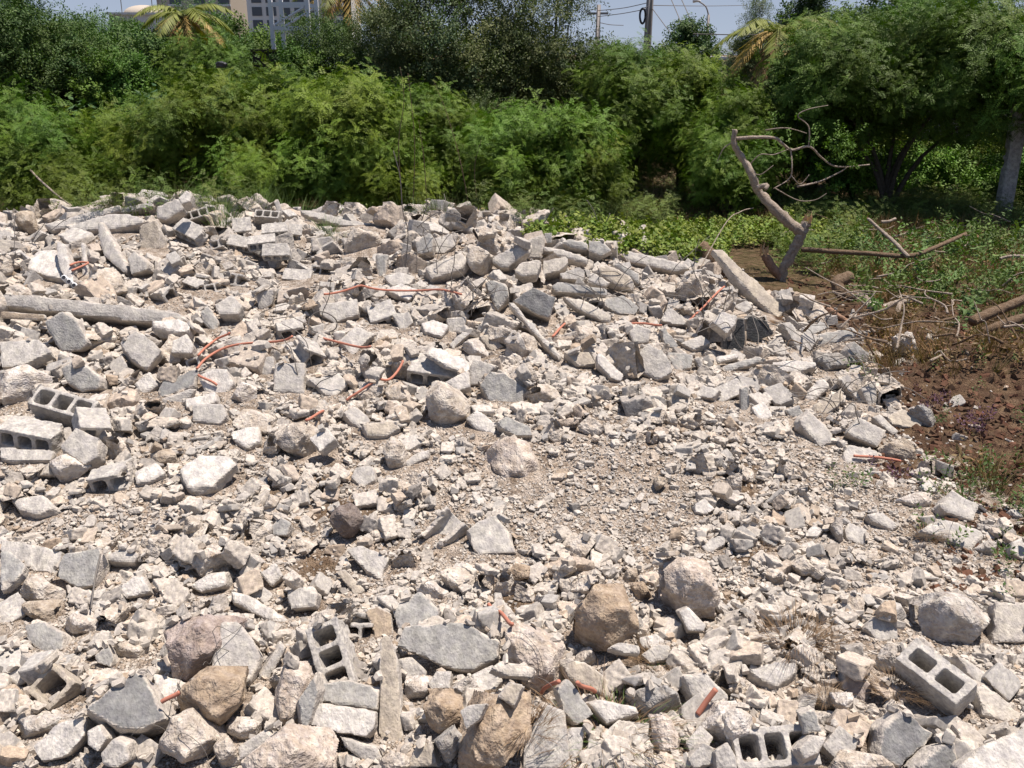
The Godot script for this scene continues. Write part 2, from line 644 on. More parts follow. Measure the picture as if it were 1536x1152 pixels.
var notable := []        # [place, label] of every traced piece
func on_pile(mid: Vector2) -> Vector3:       # a ray that just clears the crest belongs to a piece that sits on it
	var p := hit_stack(mid.x, mid.y)
	if -p.z > 13.0:
		p = at_z(mid.x, mid.y, 12.3)
		print("crest piece clears the pile by %.2f at px %d %d" % [p.y - stack_at(p.x, p.z), mid.x, mid.y])
	return p

func piece(sd: int, reg: String, kind: String, poly: Array, a: float, r: float, thick: float, face: Color, called: String, label: String, category: String, lift := 0.35, group := "") -> void:
	rng.seed = sd * 77 + 5
	var pts: Array[Vector2] = []
	var mid := Vector2.ZERO
	for i in range(0, poly.size(), 2):
		pts.append(to_px(reg, poly[i], poly[i + 1]))
		mid += pts[-1]
	mid /= pts.size()
	var n := normal_of(a, r)
	var rock := kind == "rock" or kind == "boulder"
	var round_one := kind == "boulder"
	var anchor := on_pile(mid)
	var e1 := (Vector3.RIGHT - n * n.x).normalized()
	var b := Basis(e1, n, e1.cross(n))
	var p := anchor + Vector3.UP * (thick * lift)
	# keep the traced middle on its ray
	p = on_plane(mid, p, Vector3.UP)
	var flat := PackedVector2Array()
	for q in pts:
		var l: Vector3 = b.inverse() * (on_plane(q, p, n) - p)
		flat.append(Vector2(l.x, l.z))
	flat = Geometry2D.convex_hull(flat)
	var lo := Vector2(1e9, 1e9)
	var hi := -lo
	for q in flat:
		lo = lo.min(q); hi = hi.max(q)
	var size := maxf(hi.x - lo.x, hi.y - lo.y)
	var small := minf(hi.x - lo.x, hi.y - lo.y)
	var s := Solid.new()
	var brk := C_BREAK if not rock else face
	if kind == "slab" and face.r < 0.25: brk = C_BREAK.lerp(face, 0.45)
	var rough := small * (0.075 if rock else 0.06)
	var top := small * (0.42 if round_one else 0.28) if rock else 0.0
	s.plane(Vector3.UP, top, rough * (1.0 if rock else 0.28), face)
	s.plane((Vector3.DOWN + rdir() * 0.1).normalized(), thick, rough, brk)
	for i in flat.size() - 1:
		var q0 := flat[i]
		var q1 := flat[i + 1]
		var t := q1 - q0
		if t.length() < 0.004: continue
		var out := Vector2(t.y, -t.x).normalized()
		if out.dot((q0 + q1) / 2) < 0: out = -out
		var lean := rng.randf_range(-0.12, 0.22) if not rock else rng.randf_range(0.2, 0.75)
		if kind == "beam": lean = rng.randf_range(-0.05, 0.05)
		if round_one: lean = rng.randf_range(0.5, 0.9)
		var nn := Vector3(out.x * cos(lean), sin(lean), out.y * cos(lean))
		s.plane(nn, nn.dot(Vector3(q0.x, 0, q0.y)), rough * (0.8 if rock or kind == "slab" else 0.4), brk if not rock else face * rng.randf_range(0.93, 1.05))
		if not rock:      # worn arris
			var bev := (nn + Vector3.UP).normalized()
			s.plane(bev, bev.dot(Vector3(q0.x, 0, q0.y)) - small * 0.012, rough * 0.8, brk)
	if rock:
		for k in (20 if round_one else 8):
			var d := rdir()
			d = (d + Vector3.UP * 0.6).normalized()
			var reach := Vector3(d.x * (hi.x - lo.x) / 2, d.y * top, d.z * (hi.y - lo.y) / 2).length()
			var c2 := (lo + hi) / 2
			s.plane(d, d.dot(Vector3(c2.x, 0, c2.y)) + reach * (rng.randf_range(0.88, 1.04) if round_one else rng.randf_range(0.72, 1.12)), rough, face * rng.randf_range(0.92, 1.06))
	elif kind == "slab" and rng.randf() < 0.5:
		var d := (Vector3(rng.randf_range(-1, 1), 0.9, rng.randf_range(-1, 1))).normalized()
		s.plane(d, (absf(d.x) * (hi.x - lo.x) + absf(d.z) * (hi.y - lo.y)) * 0.36, rough, brk)
	if kind == "ridge":   # the mortar bed left between two courses: a groove across the face
		pass
	var span := maxf(size, thick)
	var px := proj(p)
	var wide: float = span * focal / px.z
	var cells := clampf(wide / 3.7, 13.0, 38.0)
	var me := solid_mesh(s, Vector3(lo.x, -thick, lo.y), Vector3(hi.x, top, hi.y), span / cells, maxf(small * 0.55, 0.03), sd)
	var t := Transform3D(b, p)
	var o := thing(called, me, M.stone if rock else M.concrete, t, label, category, group)
	notable.append([p, label])
	stamp(me, t, true)

# a hollow block whose visible face runs from pixel (x0,y0) to (x1,y1) along its length; how: "cell" cells show, "side" long side shows, "end"
func block(sd: int, reg: String, mesh: ArrayMesh, half: Vector3, how: String, x0: float, y0: float, x1: float, y1: float, a: float, r: float, label: String, lift := 0.04, called := "hollow_concrete_block", turn := false) -> void:
	var q0 := to_px(reg, x0, y0)
	var q1 := to_px(reg, x1, y1)
	var mid := (q0 + q1) / 2
	var n := normal_of(a, r)
	var p := on_pile(mid) + Vector3.UP * lift
	p = on_plane(mid, p, Vector3.UP)
	var l0 := on_plane(q0, p, n)
	var l1 := on_plane(q1, p, n)
	var x := (l1 - l0).normalized()
	if turn: x = -x
	var box := mesh.get_aabb()
	var mid_local := box.get_center()
	half = box.size / 2
	var b: Basis
	var c := p
	if how == "cell":
		b = Basis(x, n, x.cross(n))
		c -= n * half.y
	elif how == "side":
		b = Basis(x, n.cross(x), n)
		c -= n * half.z
	else:                                   # the end faces n, x runs along the cell axis
		b = Basis(n, x, n.cross(x))
		c -= n * half.x
	var measured := (l1 - l0).length()
	var want := half.x * 2 if how != "end" else half.y * 2
	var k := clampf(measured / want, 0.78, 1.22)
	if absf(measured / want - k) > 0.01: print("block %d length %.2f m of %.2f at %.1f m" % [sd, measured, want, -c.z])
	var t := Transform3D(b * Basis.from_scale(Vector3.ONE * k), c) * Transform3D(Basis(), -mid_local)
	thing(called, mesh, M.concrete, t, label, "concrete block")
	notable.append([c, label])
	stamp(mesh, t, true)

# ---------------------------------------------------------------- the traced rubble
func lay_blocks() -> void:
	var h3 := Vector3(0.2, 0.1, 0.075)
	var h2 := Vector3(0.2, 0.1, 0.095)
	var b3 := block_mesh(3, h3, [], C_FACE, 0.0072, 11)
	var b3w := block_mesh(3, h3, [[Vector3(1, 0.5, 0.2), 0.185]], C_FACE, 0.0072, 12)
	var b2 := block_mesh(2, h2, [[Vector3(-1, 0.9, -0.7), 0.235]], C_FACE, 0.007, 13)
	var b3t := block_mesh(3, Vector3(0.2, 0.1, 0.095), [], C_FACE, 0.0072, 18)
	var hb := block_mesh(3, h3, [[Vector3(1, 0.15, 0.1), 0.02]], C_FACE, 0.0068, 14)          # half of one
	var hb2 := block_mesh(3, h3, [[Vector3(1, -0.3, 0.2), 0.06], [Vector3(-0.2, 1, 0.3), 0.085]], C_FACE, 0.0068, 15)
	var one := block_mesh(1, Vector3(0.085, 0.09, 0.08), [], C_TAN, 0.006, 16)
	var ushape := block_mesh(3, h3, [[Vector3(1, 0.1, 0), 0.03], [Vector3(-1, 0.2, 0.1), 0.14]], C_FACE, 0.0065, 17)
	M_blocks = [b3, b3w, b2, hb, hb2, one, ushape]
	# foreground
	block(1, "W6", b3t, h2, "cell", 316, 262, 412, 598, 42, -14, "three-cell hollow block standing on end beside the mortar-jointed slab", 0.12)
	block(2, "W8", b2, h2, "cell", 935, 392, 1250, 632, 24, -14, "two-cell hollow block with a broken flange leaning on pale slabs", 0.26)
	block(3, "W8", b3t, h2, "cell", 70, 915, 500, 890, 34, 0, "half-buried hollow block with two square cells full of grit", 0.11)
	block(4, "W5", one, Vector3(0.085, 0.09, 0.08), "cell", 185, 680, 300, 790, 38, -10, "brown single-cell block end lying among small chunks", 0.08)
	# left middle
	block(5, "W1", b3, h3, "cell", 145, 95, 425, 175, 32, 5, "three-cell hollow block with its cells open to the sky", 0.12)
	block(6, "W1", b3w, h3, "side", 20, 215, 270, 262, 8, 6, "three-cell hollow block lying flat below the open-celled block", 0.10)
	block(7, "W1", hb, h3, "side", 350, 195, 520, 200, 15, 30, "broken half block with a soot-dark side beside the open-celled block", 0.10)
	block(8, "W1", hb2, h3, "side", 400, 440, 600, 405, 12, -8, "grey half block with an open cell facing the gravel", 0.09)
	# middle
	block(9, "W2", ushape, h3, "end", 730, 760, 850, 630, 40, -18, "split block fragment with a U-shaped cell on the gravel", 0.07)
	block(10, "Z5", b3, h3, "side", 640, 815, 890, 850, 25, 4, "three-cell hollow block crowned with a ridge of mortar", 0.10)
	block(11, "Z5", hb, h3, "side", 440, 615, 610, 560, 28, -10, "two-cell half block tilted below the red conduit", 0.08)
	block(12, "Z4", hb, h3, "end", 1300, 720, 1345, 790, 40, -50, "small pale half block with two cells beside the curved conduit", 0.12)
	block(13, "Z4", hb2, h3, "side", 1240, 650, 1400, 625, 20, 5, "arched block fragment lying beside a ring of wire", 0.06)
	block(14, "Z6", b3, h3, "side", 810, 880, 955, 815, 30, -5, "pale hollow block with an open end at the foot of the pile", 0.08)
	# upper pile
	block(15, "V5", b3, h3, "cell", 790, 100, 930, 110, 40, 0, "tan hollow block perched on the crest beside the grass", 0.10)
	block(16, "V5", b3w, h3, "side", 820, 235, 1040, 215, 35, 0, "tan hollow block on top of the tumbled course of blocks", 0.10)
	block(17, "V5", b3, h3, "side", 725, 330, 900, 310, 25, 0, "tan hollow block lower in the tumbled course of blocks", 0.08)
	block(18, "V5", hb, h3, "cell", 375, 385, 480, 350, 50, -20, "tan half block with a square cell in the hollow of the pile", 0.05)
	block(19, "V5", b3w, h3, "side", 90, 190, 290, 290, 35, -10, "tan block slanting down from the crest slab", 0.10)
	block(20, "V5", b3, h3, "cell", 180, 130, 300, 95, 55, 10, "hollow block jammed against the upright crest slab", 0.10)
	block(21, "V5", b3w, h3, "side", 560, 330, 720, 360, 40, 5, "wide tan block sloping under the pale splintered lump", 0.06)
	block(22, "V5", hb2, h3, "side", 420, 900, 620, 850, 30, 0, "dusty block with a scored top in the middle of the slope", 0.06)
	block(23, "V5", ushape, h3, "cell", 500, 670, 680, 700, 60, 0, "broken block with two ribs in the dusty hollow", 0.04)
	block(24, "V5", hb, h3, "cell", 330, 770, 480, 730, 50, 15, "ribbed block fragment in the dusty hollow", 0.03)
	block(25, "V5", b3, h3, "side", 1010, 620, 1240, 640, 35, 5, "hollow block under a concave shard near the wire tangle", 0.06)
	block(26, "V5", hb2, h3, "side", 180, 660, 330, 720, 30, 10, "rounded block fragment with a red lump on it", 0.05)
	block(27, "V5", hb, h3, "cell", 1280, 600, 1350, 610, 60, 0, "small block end with a square cell by the wire tangle", 0.05)
	block(28, "V5", b3w, h3, "side", 820, 420, 1060, 415, 48, 0, "flat tan block below the tumbled course of blocks", 0.05)
	block(29, "V5", hb, h3, "side", 560, 220, 760, 200, 42, 0, "tan half block resting behind the tumbled course of blocks", 0.10)
	block(30, "V5", hb, h3, "side", 1050, 240, 1190, 250, 45, 10, "tan half block beside the grass tuft on the crest", 0.10)
	block(31, "Z4", hb2, h3, "end", 675, 480, 760, 490, 20, -20, "pale block stump with a dark square cell below the crest", 0.06)
	block(32, "W5", hb, h3, "side", 0, 380, 110, 320, 30, 8, "grey block shell propped over a small hollow", 0.06)
	block(33, "Z4", hb, h3, "cell", 845, 830, 915, 800, 50, -10, "block end with a dark cell at the tip of the curved conduit", 0.05)
	block(34, "W6", ushape, h3, "cell", 470, 330, 540, 330, 60, 0, "white cracked block corner beside the brown post", 0.05)

var M_blocks := []

func lay_pieces() -> void:
	var k := 100
	for d in PIECES:
		k += 1
		var cat: String = {"rock": "rock", "boulder": "rock", "slab": "concrete slab", "beam": "concrete beam", "chunk": "concrete chunk"}[d[1]]
		var kind: String = d[1]
		if kind == "rock" and k % 3 != 0 and (d[6] == C_WHITE or d[6] == C_FACE or d[6] == C_GREY): kind = "chunk"      # split, flat-faced stone
		piece(k, d[0], kind, d[2], d[3], d[4], d[5], d[6], d[7], d[8], cat, d[9] if d.size() > 9 else 0.35)

var PIECES := [
	# crest, left
	["Z4", "beam", [190,195, 540,105, 545,128, 330,208, 230,222], 40, 0, 0.16, C_FACE, "concrete_beam", "long broken concrete beam lying along the left crest of the pile", 0.8],
	["Z4", "beam", [535,125, 685,95, 692,116, 545,148], 40, 0, 0.14, C_GREY, "concrete_beam", "grey beam end behind the long crest beam", 0.8],
	["Z4", "slab", [300,205, 480,150, 580,150, 655,175, 640,192, 520,217, 320,226], 42, 0, 0.14, C_FACE, "concrete_slab", "cracked concrete slab in front of the long crest beam", 0.7],
	["Z4", "slab", [705,120, 790,82, 832,95, 820,132, 745,180, 705,170], 55, -10, 0.16, C_FACE, "concrete_slab", "upright concrete slab standing at the top of the pile", 0.9],
	["Z4", "chunk", [800,82, 838,45, 865,60, 856,95, 815,106], 50, 10, 0.14, C_WHITE, "concrete_chunk", "pointed chunk topping the upright crest slab", 1.6],
	["Z4", "rock", [60,150, 90,135, 140,155, 145,190, 110,212, 70,186], 55, 0, 0.16, C_TAN, "limestone_rock", "rounded tan lump at the left end of the crest", 0.7],
	["Z4", "beam", [432,183, 462,190, 575,395, 558,418, 470,350, 445,270], 42, -25, 0.13, C_FACE, "concrete_post", "concrete post slanting down below the crest beam", 0.6],
	["Z4", "beam", [250,265, 295,288, 332,455, 305,470, 258,380], 45, -10, 0.12, C_WHITE, "concrete_post", "white crumbling post leaning beside the pale slab", 0.6],
	["Z4", "beam", [360,275, 385,283, 402,440, 366,442], 55, 5, 0.08, C_WHITE, "concrete_post", "short thin post standing over red conduit", 0.6],
	["Z4", "slab", [175,315, 250,310, 275,380, 292,450, 220,432, 125,400, 130,350], 28, 0, 0.10, C_WHITE, "concrete_slab", "pale stepped slab left of the crumbling post", 0.5],
	["Z4", "slab", [265,245, 320,208, 420,235, 385,258, 310,282], 12, 0, 0.10, C_FACE, "concrete_slab", "flat slab lying under the crest beam", 0.5],
	["Z4", "chunk", [625,200, 700,180, 720,225, 716,310, 640,330, 625,290], 62, 0, 0.18, C_TAN, "concrete_chunk", "earth-stained slab face set upright in the pile", 0.3],
	["Z4", "chunk", [570,350, 602,318, 662,370, 660,402, 590,426], 55, -10, 0.16, C_FACE, "concrete_chunk", "square-cut chunk below the slanting post", 0.4],
	# long beam and its neighbours
	["Z4", "beam", [0,508, 180,518, 355,542, 560,573, 800,590, 862,640, 690,645, 540,622, 360,588, 0,566], 58, 0, 0.22, C_FACE, "concrete_beam", "long grey tie beam lying across the left of the pile", 0.55],
	["Z4", "beam", [0,588, 200,604, 202,630, 0,622], 62, 0, 0.06, C_BROWN, "concrete_beam", "thin strip of formwork under the long tie beam", 0.9],
	["Z4", "slab", [682,628, 800,622, 862,640, 850,680, 800,686, 690,660], 30, 0, 0.12, C_WHITE, "concrete_slab", "white broken end of the tie beam", 0.6],
	["Z4", "slab", [195,640, 275,580, 345,628, 396,730, 352,772, 280,772, 246,742], 62, -8, 0.13, C_GREY, "concrete_slab", "grey lozenge of slab propped below the tie beam", 0.9],
	["Z4", "chunk", [540,730, 610,675, 650,690, 728,770, 662,856, 590,812], 50, 12, 0.18, C_FACE, "concrete_chunk", "blocky two-faced chunk below the tie beam", 0.8],
	["Z4", "slab", [0,725, 170,715, 236,770, 100,832, 0,842], 38, 0, 0.12, C_FACE, "concrete_slab", "slab roofing over a dark gap at the left", 0.9],
	["Z4", "rock", [0,870, 120,830, 196,870, 92,960, 0,1020], 40, 0, 0.2, C_WHITE, "limestone_rock", "white boulder above the open-celled block", 0.5],
	["Z4", "chunk", [270,845, 345,805, 456,890, 446,936, 370,952, 290,906], 58, 0, 0.16, C_GREY, "concrete_chunk", "grey flat-faced chunk above the open-celled block", 0.6],
	["Z4", "slab", [705,950, 740,890, 890,848, 884,900, 850,935, 722,978], 30, 5, 0.09, C_DARK, "concrete_slab", "dark weathered slab beside the white rounded rock", 0.7],
	["Z4", "slab", [722,985, 850,938, 880,935, 820,1030, 740,1030], 62, 5, 0.08, C_FACE, "concrete_slab", "pale shard tucked under the dark weathered slab", 0.3],
	["Z4", "rock", [890,880, 960,845, 1020,850, 1052,910, 1012,990, 920,952], 52, 0, 0.16, C_WHITE, "limestone_rock", "white rounded rock beside the dark weathered slab", 0.5],
	["Z4", "slab", [1240,820, 1372,818, 1366,962, 1228,950], 50, 5, 0.08, C_FACE, "concrete_slab", "flat square panel propped below the small half block", 0.9],
	["Z5", "slab", [180,890, 320,865, 372,920, 287,982], 32, 8, 0.08, C_FACE, "concrete_slab", "flat panel tilted beside the square panel", 0.7],
	["Z4", "chunk", [960,560, 1040,512, 1092,560, 1070,602, 985,604], 40, 0, 0.15, C_FACE, "concrete_chunk", "scored chunk in the middle of the left slope", 0.5],
	["Z4", "slab", [900,590, 936,558, 992,640, 962,692, 912,642], 50, 20, 0.1, C_GREY, "concrete_slab", "blue-grey shard by the end of the tie beam", 0.6],
	["Z4", "chunk", [1145,500, 1232,490, 1222,560, 1167,592], 66, 0, 0.12, C_FACE, "concrete_chunk", "upright squarish chunk under the dusty slope", 0.5],
	["Z4", "slab", [835,985, 970,952, 976,992, 882,1042, 836,1022], 35, 0, 0.09, C_WHITE, "concrete_slab", "pale slab lying under a piece of red conduit", 0.5],
	["Z4", "chunk", [1165,800, 1230,790, 1240,870, 1180,880], 55, 0, 0.12, C_FACE, "concrete_chunk", "chunk between the square panel and the white rocks", 0.4],
	["Z4", "rock", [1045,970, 1090,900, 1130,930, 1090,1000], 50, 0, 0.12, C_WHITE, "limestone_rock", "pale rock below the square panel", 0.4],
	["Z4", "rock", [600,915, 670,860, 712,920, 640,972], 50, 0, 0.12, C_WHITE, "limestone_rock", "pale angular rock left of the dark weathered slab", 0.4],
	["Z4", "chunk", [775,720, 840,690, 872,740, 860,778, 770,776], 48, 0, 0.12, C_WHITE, "concrete_chunk", "cream stepped chunk in front of the tie beam end", 0.4],
	["W1", "chunk", [862,135, 1000,135, 1022,190, 990,226, 866,214], 45, 0, 0.11, C_FACE, "concrete_chunk", "ledged block fragment on the left slope", 0.5],
	["W1", "slab", [800,430, 890,365, 1030,370, 1062,405, 960,508, 900,532, 838,502], 28, 5, 0.12, C_WHITE, "concrete_slab", "large white slab lying on the gravel at the left", 0.7],
	["W1", "rock", [1240,300, 1290,220, 1380,210, 1402,280, 1350,355, 1270,360], 52, 0, 0.18, C_LIME, "limestone_rock", "knobbly cream boulder above the brown earth", 0.5],
	["W1", "chunk", [1390,290, 1470,240, 1512,290, 1440,352], 42, 0, 0.1, C_WHITE, "concrete_chunk", "cream cube-like chunk beside the knobbly boulder", 0.5],
	["W1", "slab", [600,440, 700,395, 745,445, 660,490, 610,490], 30, 0, 0.09, C_WHITE, "concrete_slab", "pale shard behind the grey half block", 0.5],
	["W1", "slab", [1030,255, 1170,230, 1170,300, 1110,340, 1050,300], 30, 0, 0.08, C_WHITE, "concrete_slab", "white flake beside the knobbly boulder", 0.5],
	["W1", "slab", [40,560, 190,545, 262,600, 160,632, 80,610], 25, 0, 0.07, C_FACE, "concrete_slab", "flat grey-white flake at the left edge of the gravel", 0.5],
	["W1", "slab", [0,330, 250,345, 230,390, 60,395, 0,380], 30, 0, 0.08, C_FACE, "concrete_slab", "low slab under the two hollow blocks", 0.4],
	["W1", "chunk", [270,330, 340,240, 448,290, 440,370, 380,412, 300,360], 48, 10, 0.15, C_FACE, "concrete_chunk", "pale wedge leaning under the soot-dark half block", 0.4],
	["W1", "rock", [210,405, 290,362, 358,410, 270,470], 45, 0, 0.1, C_WHITE, "limestone_rock", "white rock below the pale wedge", 0.4],
	["W1", "rock", [665,370, 730,330, 795,370, 740,418, 690,405], 40, 0, 0.09, C_TAN, "limestone_rock", "tan cobble beyond the grey half block", 0.4],
	# centre
	["Z5", "slab", [690,765, 735,738, 920,815, 905,868, 820,842], 22, 6, 0.05, C_WHITE, "mortar_slab", "white crumbling mortar slab on the three-cell block", 0.9],
	["Z5", "chunk", [800,908, 910,850, 918,930, 862,950], 50, 20, 0.13, C_WHITE, "concrete_chunk", "white wedge beside the mortar-crowned block", 0.4],
	["Z5", "slab", [958,925, 1000,858, 1062,868, 1174,940, 1152,1015, 1000,1000], 58, 6, 0.09, C_GREY, "concrete_slab", "big dark grey panel facing the gravel in the middle", 0.9],
	["Z5", "slab", [912,850, 930,805, 1035,835, 1000,862, 960,922, 912,918], 52, -10, 0.1, C_FACE, "concrete_slab", "paler panel overlapping the big dark grey panel", 0.8],
	["Z5", "rock", [712,970, 780,910, 862,970, 882,1060, 812,1096, 745,1062], 55, 0, 0.22, C_LIME, "limestone_rock", "big cream boulder below the mortar-crowned block", 0.5],
	["Z5", "rock", [1035,1082, 1080,1060, 1190,1110, 1196,1150, 1120,1152, 1050,1112], 45, 0, 0.12, C_GREY, "limestone_rock", "grey smooth cobble beyond the buried boulder", 0.5],
	["Z5", "slab", [430,1092, 560,1080, 602,1110, 540,1148, 450,1142], 32, 5, 0.08, C_TAN, "concrete_slab", "ribbed tan shard below the red conduit", 0.5],
	["Z5", "slab", [345,1040, 400,1010, 470,1080, 440,1130, 380,1090], 35, 15, 0.09, C_FACE, "concrete_slab", "narrow shard beside the ribbed tan shard", 0.4],
	["Z5", "slab", [325,720, 400,650, 484,690, 385,792], 36, 8, 0.09, C_FACE, "concrete_slab", "scored slab square in the middle of the slope", 0.6],
	["Z5", "chunk", [695,642, 750,625, 822,650, 790,702, 710,682], 25, 0, 0.1, C_WHITE, "concrete_chunk", "bright white block face above the mortar-crowned block", 0.6],
	["Z5", "chunk", [810,620, 900,612, 890,680, 815,690], 55, 0, 0.12, C_FACE, "concrete_chunk", "dull grey chunk right of the bright white block face", 0.3],
	["V6", "beam", [322,696, 368,698, 750,1110, 722,1146, 545,960], 32, -12, 0.12, C_FACE, "concrete_post", "long thin post sloping down the middle of the pile", 0.9],
	["V6", "chunk", [356,685, 515,578, 702,660, 655,832, 560,795], 62, 0, 0.25, C_DARK, "concrete_chunk", "dark grey pitted lump beside the sloping post", 0.5],
	["V6", "beam", [663,565, 720,533, 1112,590, 1104,645, 940,632, 700,612], 52, 6, 0.12, C_GREY, "concrete_beam", "round-ended grey beam above the red conduit loop", 0.9],
	["V6", "beam", [740,640, 930,680, 1135,790, 1134,848, 1060,842, 860,742], 48, 12, 0.1, C_LIME, "concrete_beam", "cream beam under the round-ended grey beam", 0.7],
	["V6", "slab", [1038,430, 1090,394, 1290,488, 1340,600, 1200,572, 1060,492], 50, 10, 0.16, C_TAN, "concrete_slab", "brown-and-grey two-tone block below the crest bar", 0.9],
	["V6", "slab", [1140,392, 1200,375, 1361,470, 1361,560, 1290,490], 55, 10, 0.1, C_GREY, "concrete_slab", "grey slab leaning on the two-tone block", 1.0],
	["Z6", "beam", [393,240, 430,224, 690,285, 703,305, 640,322, 420,272], 48, 6, 0.12, C_FACE, "concrete_beam", "short concrete bar at the right end of the crest", 1.0],
	["V6", "slab", [182,352, 490,188, 482,300, 330,422, 270,422, 200,388], 55, -10, 0.16, C_FACE, "concrete_slab", "long wedge of slab tilted on the crest", 0.7],
	["V6", "chunk", [478,202, 612,153, 612,242, 592,352, 480,357], 66, 0, 0.14, C_LIME, "concrete_chunk", "cream grooved block upright on the crest", 0.8],
	["V6", "chunk", [610,155, 670,152, 668,232, 612,240], 66, 0, 0.1, C_GREY, "concrete_chunk", "grey block behind the cream grooved block", 1.3],
	["V6", "chunk", [370,452, 420,385, 560,358, 592,382, 550,482, 430,494], 52, 0, 0.2, C_LIME, "concrete_chunk", "cream knuckle-shaped lump under the crest wedge", 0.6],
	["V6", "chunk", [600,372, 790,332, 803,392, 730,452, 580,492], 52, 0, 0.2, C_LIME, "concrete_chunk", "cream split lump beside the knuckle-shaped lump", 0.6],
	["V6", "chunk", [733,222, 800,194, 950,225, 962,292, 840,274], 52, 0, 0.16, C_GREY, "concrete_chunk", "grey rough lump on the right-hand crest", 0.8],
	["V6", "chunk", [958,220, 1060,212, 1142,290, 1060,334, 960,294], 52, 0, 0.18, C_GREY, "concrete_chunk", "second grey rough lump on the right-hand crest", 0.8],
	["V6", "slab", [600,252, 770,280, 962,350, 952,392, 800,352, 620,312], 52, 5, 0.12, C_FACE, "concrete_slab", "narrow ledge of concrete below the grey crest lumps", 0.6],
	["V6", "chunk", [728,470, 880,418, 932,450, 922,532, 830,502, 750,512], 52, 0, 0.14, C_FACE, "concrete_chunk", "rough arched lump above the grey beam", 0.6],
	["V6", "chunk", [138,540, 200,518, 320,558, 333,650, 240,772, 200,692], 58, -8, 0.18, C_GREY, "concrete_chunk", "grey pebbly lump left of the dark lump", 0.6],
	["V6", "rock", [0,260, 60,248, 192,320, 100,452, 0,472], 55, 0, 0.2, C_LIME, "limestone_rock", "honey-coloured rock behind the wire tangle", 0.6],
	["V6", "slab", [960,470, 1000,460, 1130,540, 1090,575, 950,540], 48, 0, 0.08, C_FACE, "concrete_slab", "flat shard under the two-tone block", 0.3],
	["V6", "slab", [1090,660, 1240,640, 1361,730, 1330,790, 1190,790, 1080,720], 45, 15, 0.12, C_GREY, "concrete_slab", "grey slab in the wire-strewn gap", 0.4],
	["Z5", "chunk", [710,392, 870,318, 906,350, 870,402, 740,442], 40, -10, 0.16, C_LIME, "concrete_chunk", "long cream chunk in the middle of the upper pile", 0.7],
	["Z5", "chunk", [668,282, 735,230, 752,262, 742,322, 680,334], 58, -10, 0.14, C_GREY, "concrete_chunk", "grey cube-like chunk below the crest centre", 0.7],
	["Z5", "slab", [752,262, 830,240, 850,290, 800,330, 745,322], 48, 10, 0.1, C_FACE, "concrete_slab", "pale slab beside the grey cube-like chunk", 0.5],
	["Z5", "slab", [525,432, 600,408, 672,432, 640,470, 560,472], 30, 0, 0.1, C_FACE, "concrete_slab", "flat slab above the straight red conduit", 0.5],
	["Z5", "slab", [528,492, 600,458, 682,490, 640,542], 35, 0, 0.09, C_WHITE, "concrete_slab", "white slab resting over the straight red conduit", 0.6],
	["Z5", "rock", [348,300, 410,208, 482,240, 400,294], 52, 0, 0.16, C_LIME, "limestone_rock", "cream boulder below the long crest bar", 0.5],
	["Z5", "beam", [145,138, 190,133, 542,208, 500,224, 330,204, 155,152], 42, 2, 0.11, C_FACE, "concrete_beam", "long bar lying on the crest in front of the tall grass", 1.0],
	["Z5", "beam", [62,133, 105,130, 145,158, 100,165], 42, 2, 0.1, C_WHITE, "concrete_beam", "short white bar end beside the tall grass", 1.0],
	["Z5", "beam", [812,165, 840,160, 955,220, 930,238, 820,192], 45, 8, 0.1, C_FACE, "concrete_beam", "short bar pointing down behind the crest", 1.0],
	["Z5", "rock", [810,135, 845,125, 870,150, 850,170, 815,162], 55, 0, 0.12, C_GREY, "limestone_rock", "round stone on top of the short crest bar", 1.6],
	["Z5", "slab", [230,556, 410,530, 416,600, 300,642, 236,602], 45, 0, 0.12, C_FACE, "concrete_slab", "dusty slab below the left end of the red conduit", 0.5],
	["Z5", "slab", [490,330, 548,330, 528,460, 498,440], 62, 5, 0.08, C_GREY, "concrete_slab", "blue-grey strip standing below the crest", 0.7],
	["Z5", "chunk", [560,600, 640,590, 660,640, 610,690], 50, 10, 0.12, C_FACE, "concrete_chunk", "chunk beside the tilted two-cell half block", 0.4],
	["Z5", "slab", [820,740, 880,680, 912,690, 840,760], 45, 0, 0.08, C_FACE, "concrete_slab", "narrow shard above the paler panel", 0.5],
	["Z5", "chunk", [955,700, 1010,690, 1068,750, 1010,772], 48, 0, 0.1, C_TAN, "concrete_chunk", "tan saddle-shaped chunk left of the sloping post", 0.4],
	["Z5", "rock", [895,725, 940,710, 975,780, 930,800], 55, 0, 0.1, C_WHITE, "limestone_rock", "white lump above the big dark grey panel", 0.5],
	# right flank
	["Z6", "slab", [842,690, 872,545, 905,528, 952,532, 957,650, 932,702], 72, 0, 0.07, C_BLACK, "concrete_slab", "black tarred slab standing upright at the right flank", 1.0],
	["Z6", "slab", [955,530, 985,518, 1052,545, 1084,600, 1000,642, 955,626], 72, 0, 0.08, C_BLACK, "concrete_slab", "second black tarred slab behind the upright one", 1.5],
	["Z6", "chunk", [465,700, 520,640, 602,690, 632,770, 560,812, 470,772], 52, -5, 0.18, C_FACE, "concrete_chunk", "large pentagonal chunk on the right flank", 0.7],
	["Z6", "slab", [1075,727, 1180,718, 1272,726, 1276,746, 1190,772, 1080,768], 40, 0, 0.09, C_WHITE, "concrete_slab", "flat pale slab below the black slabs", 0.8],
	["Z6", "slab", [842,748, 1010,700, 1052,716, 960,745, 860,774], 40, -5, 0.07, C_GREY, "concrete_slab", "thin grey slab at the foot of the black slab", 0.8],
	["Z6", "slab", [818,702, 920,684, 927,706, 830,732], 35, 0, 0.06, C_WHITE, "concrete_slab", "small white bar against the black slab", 1.2],
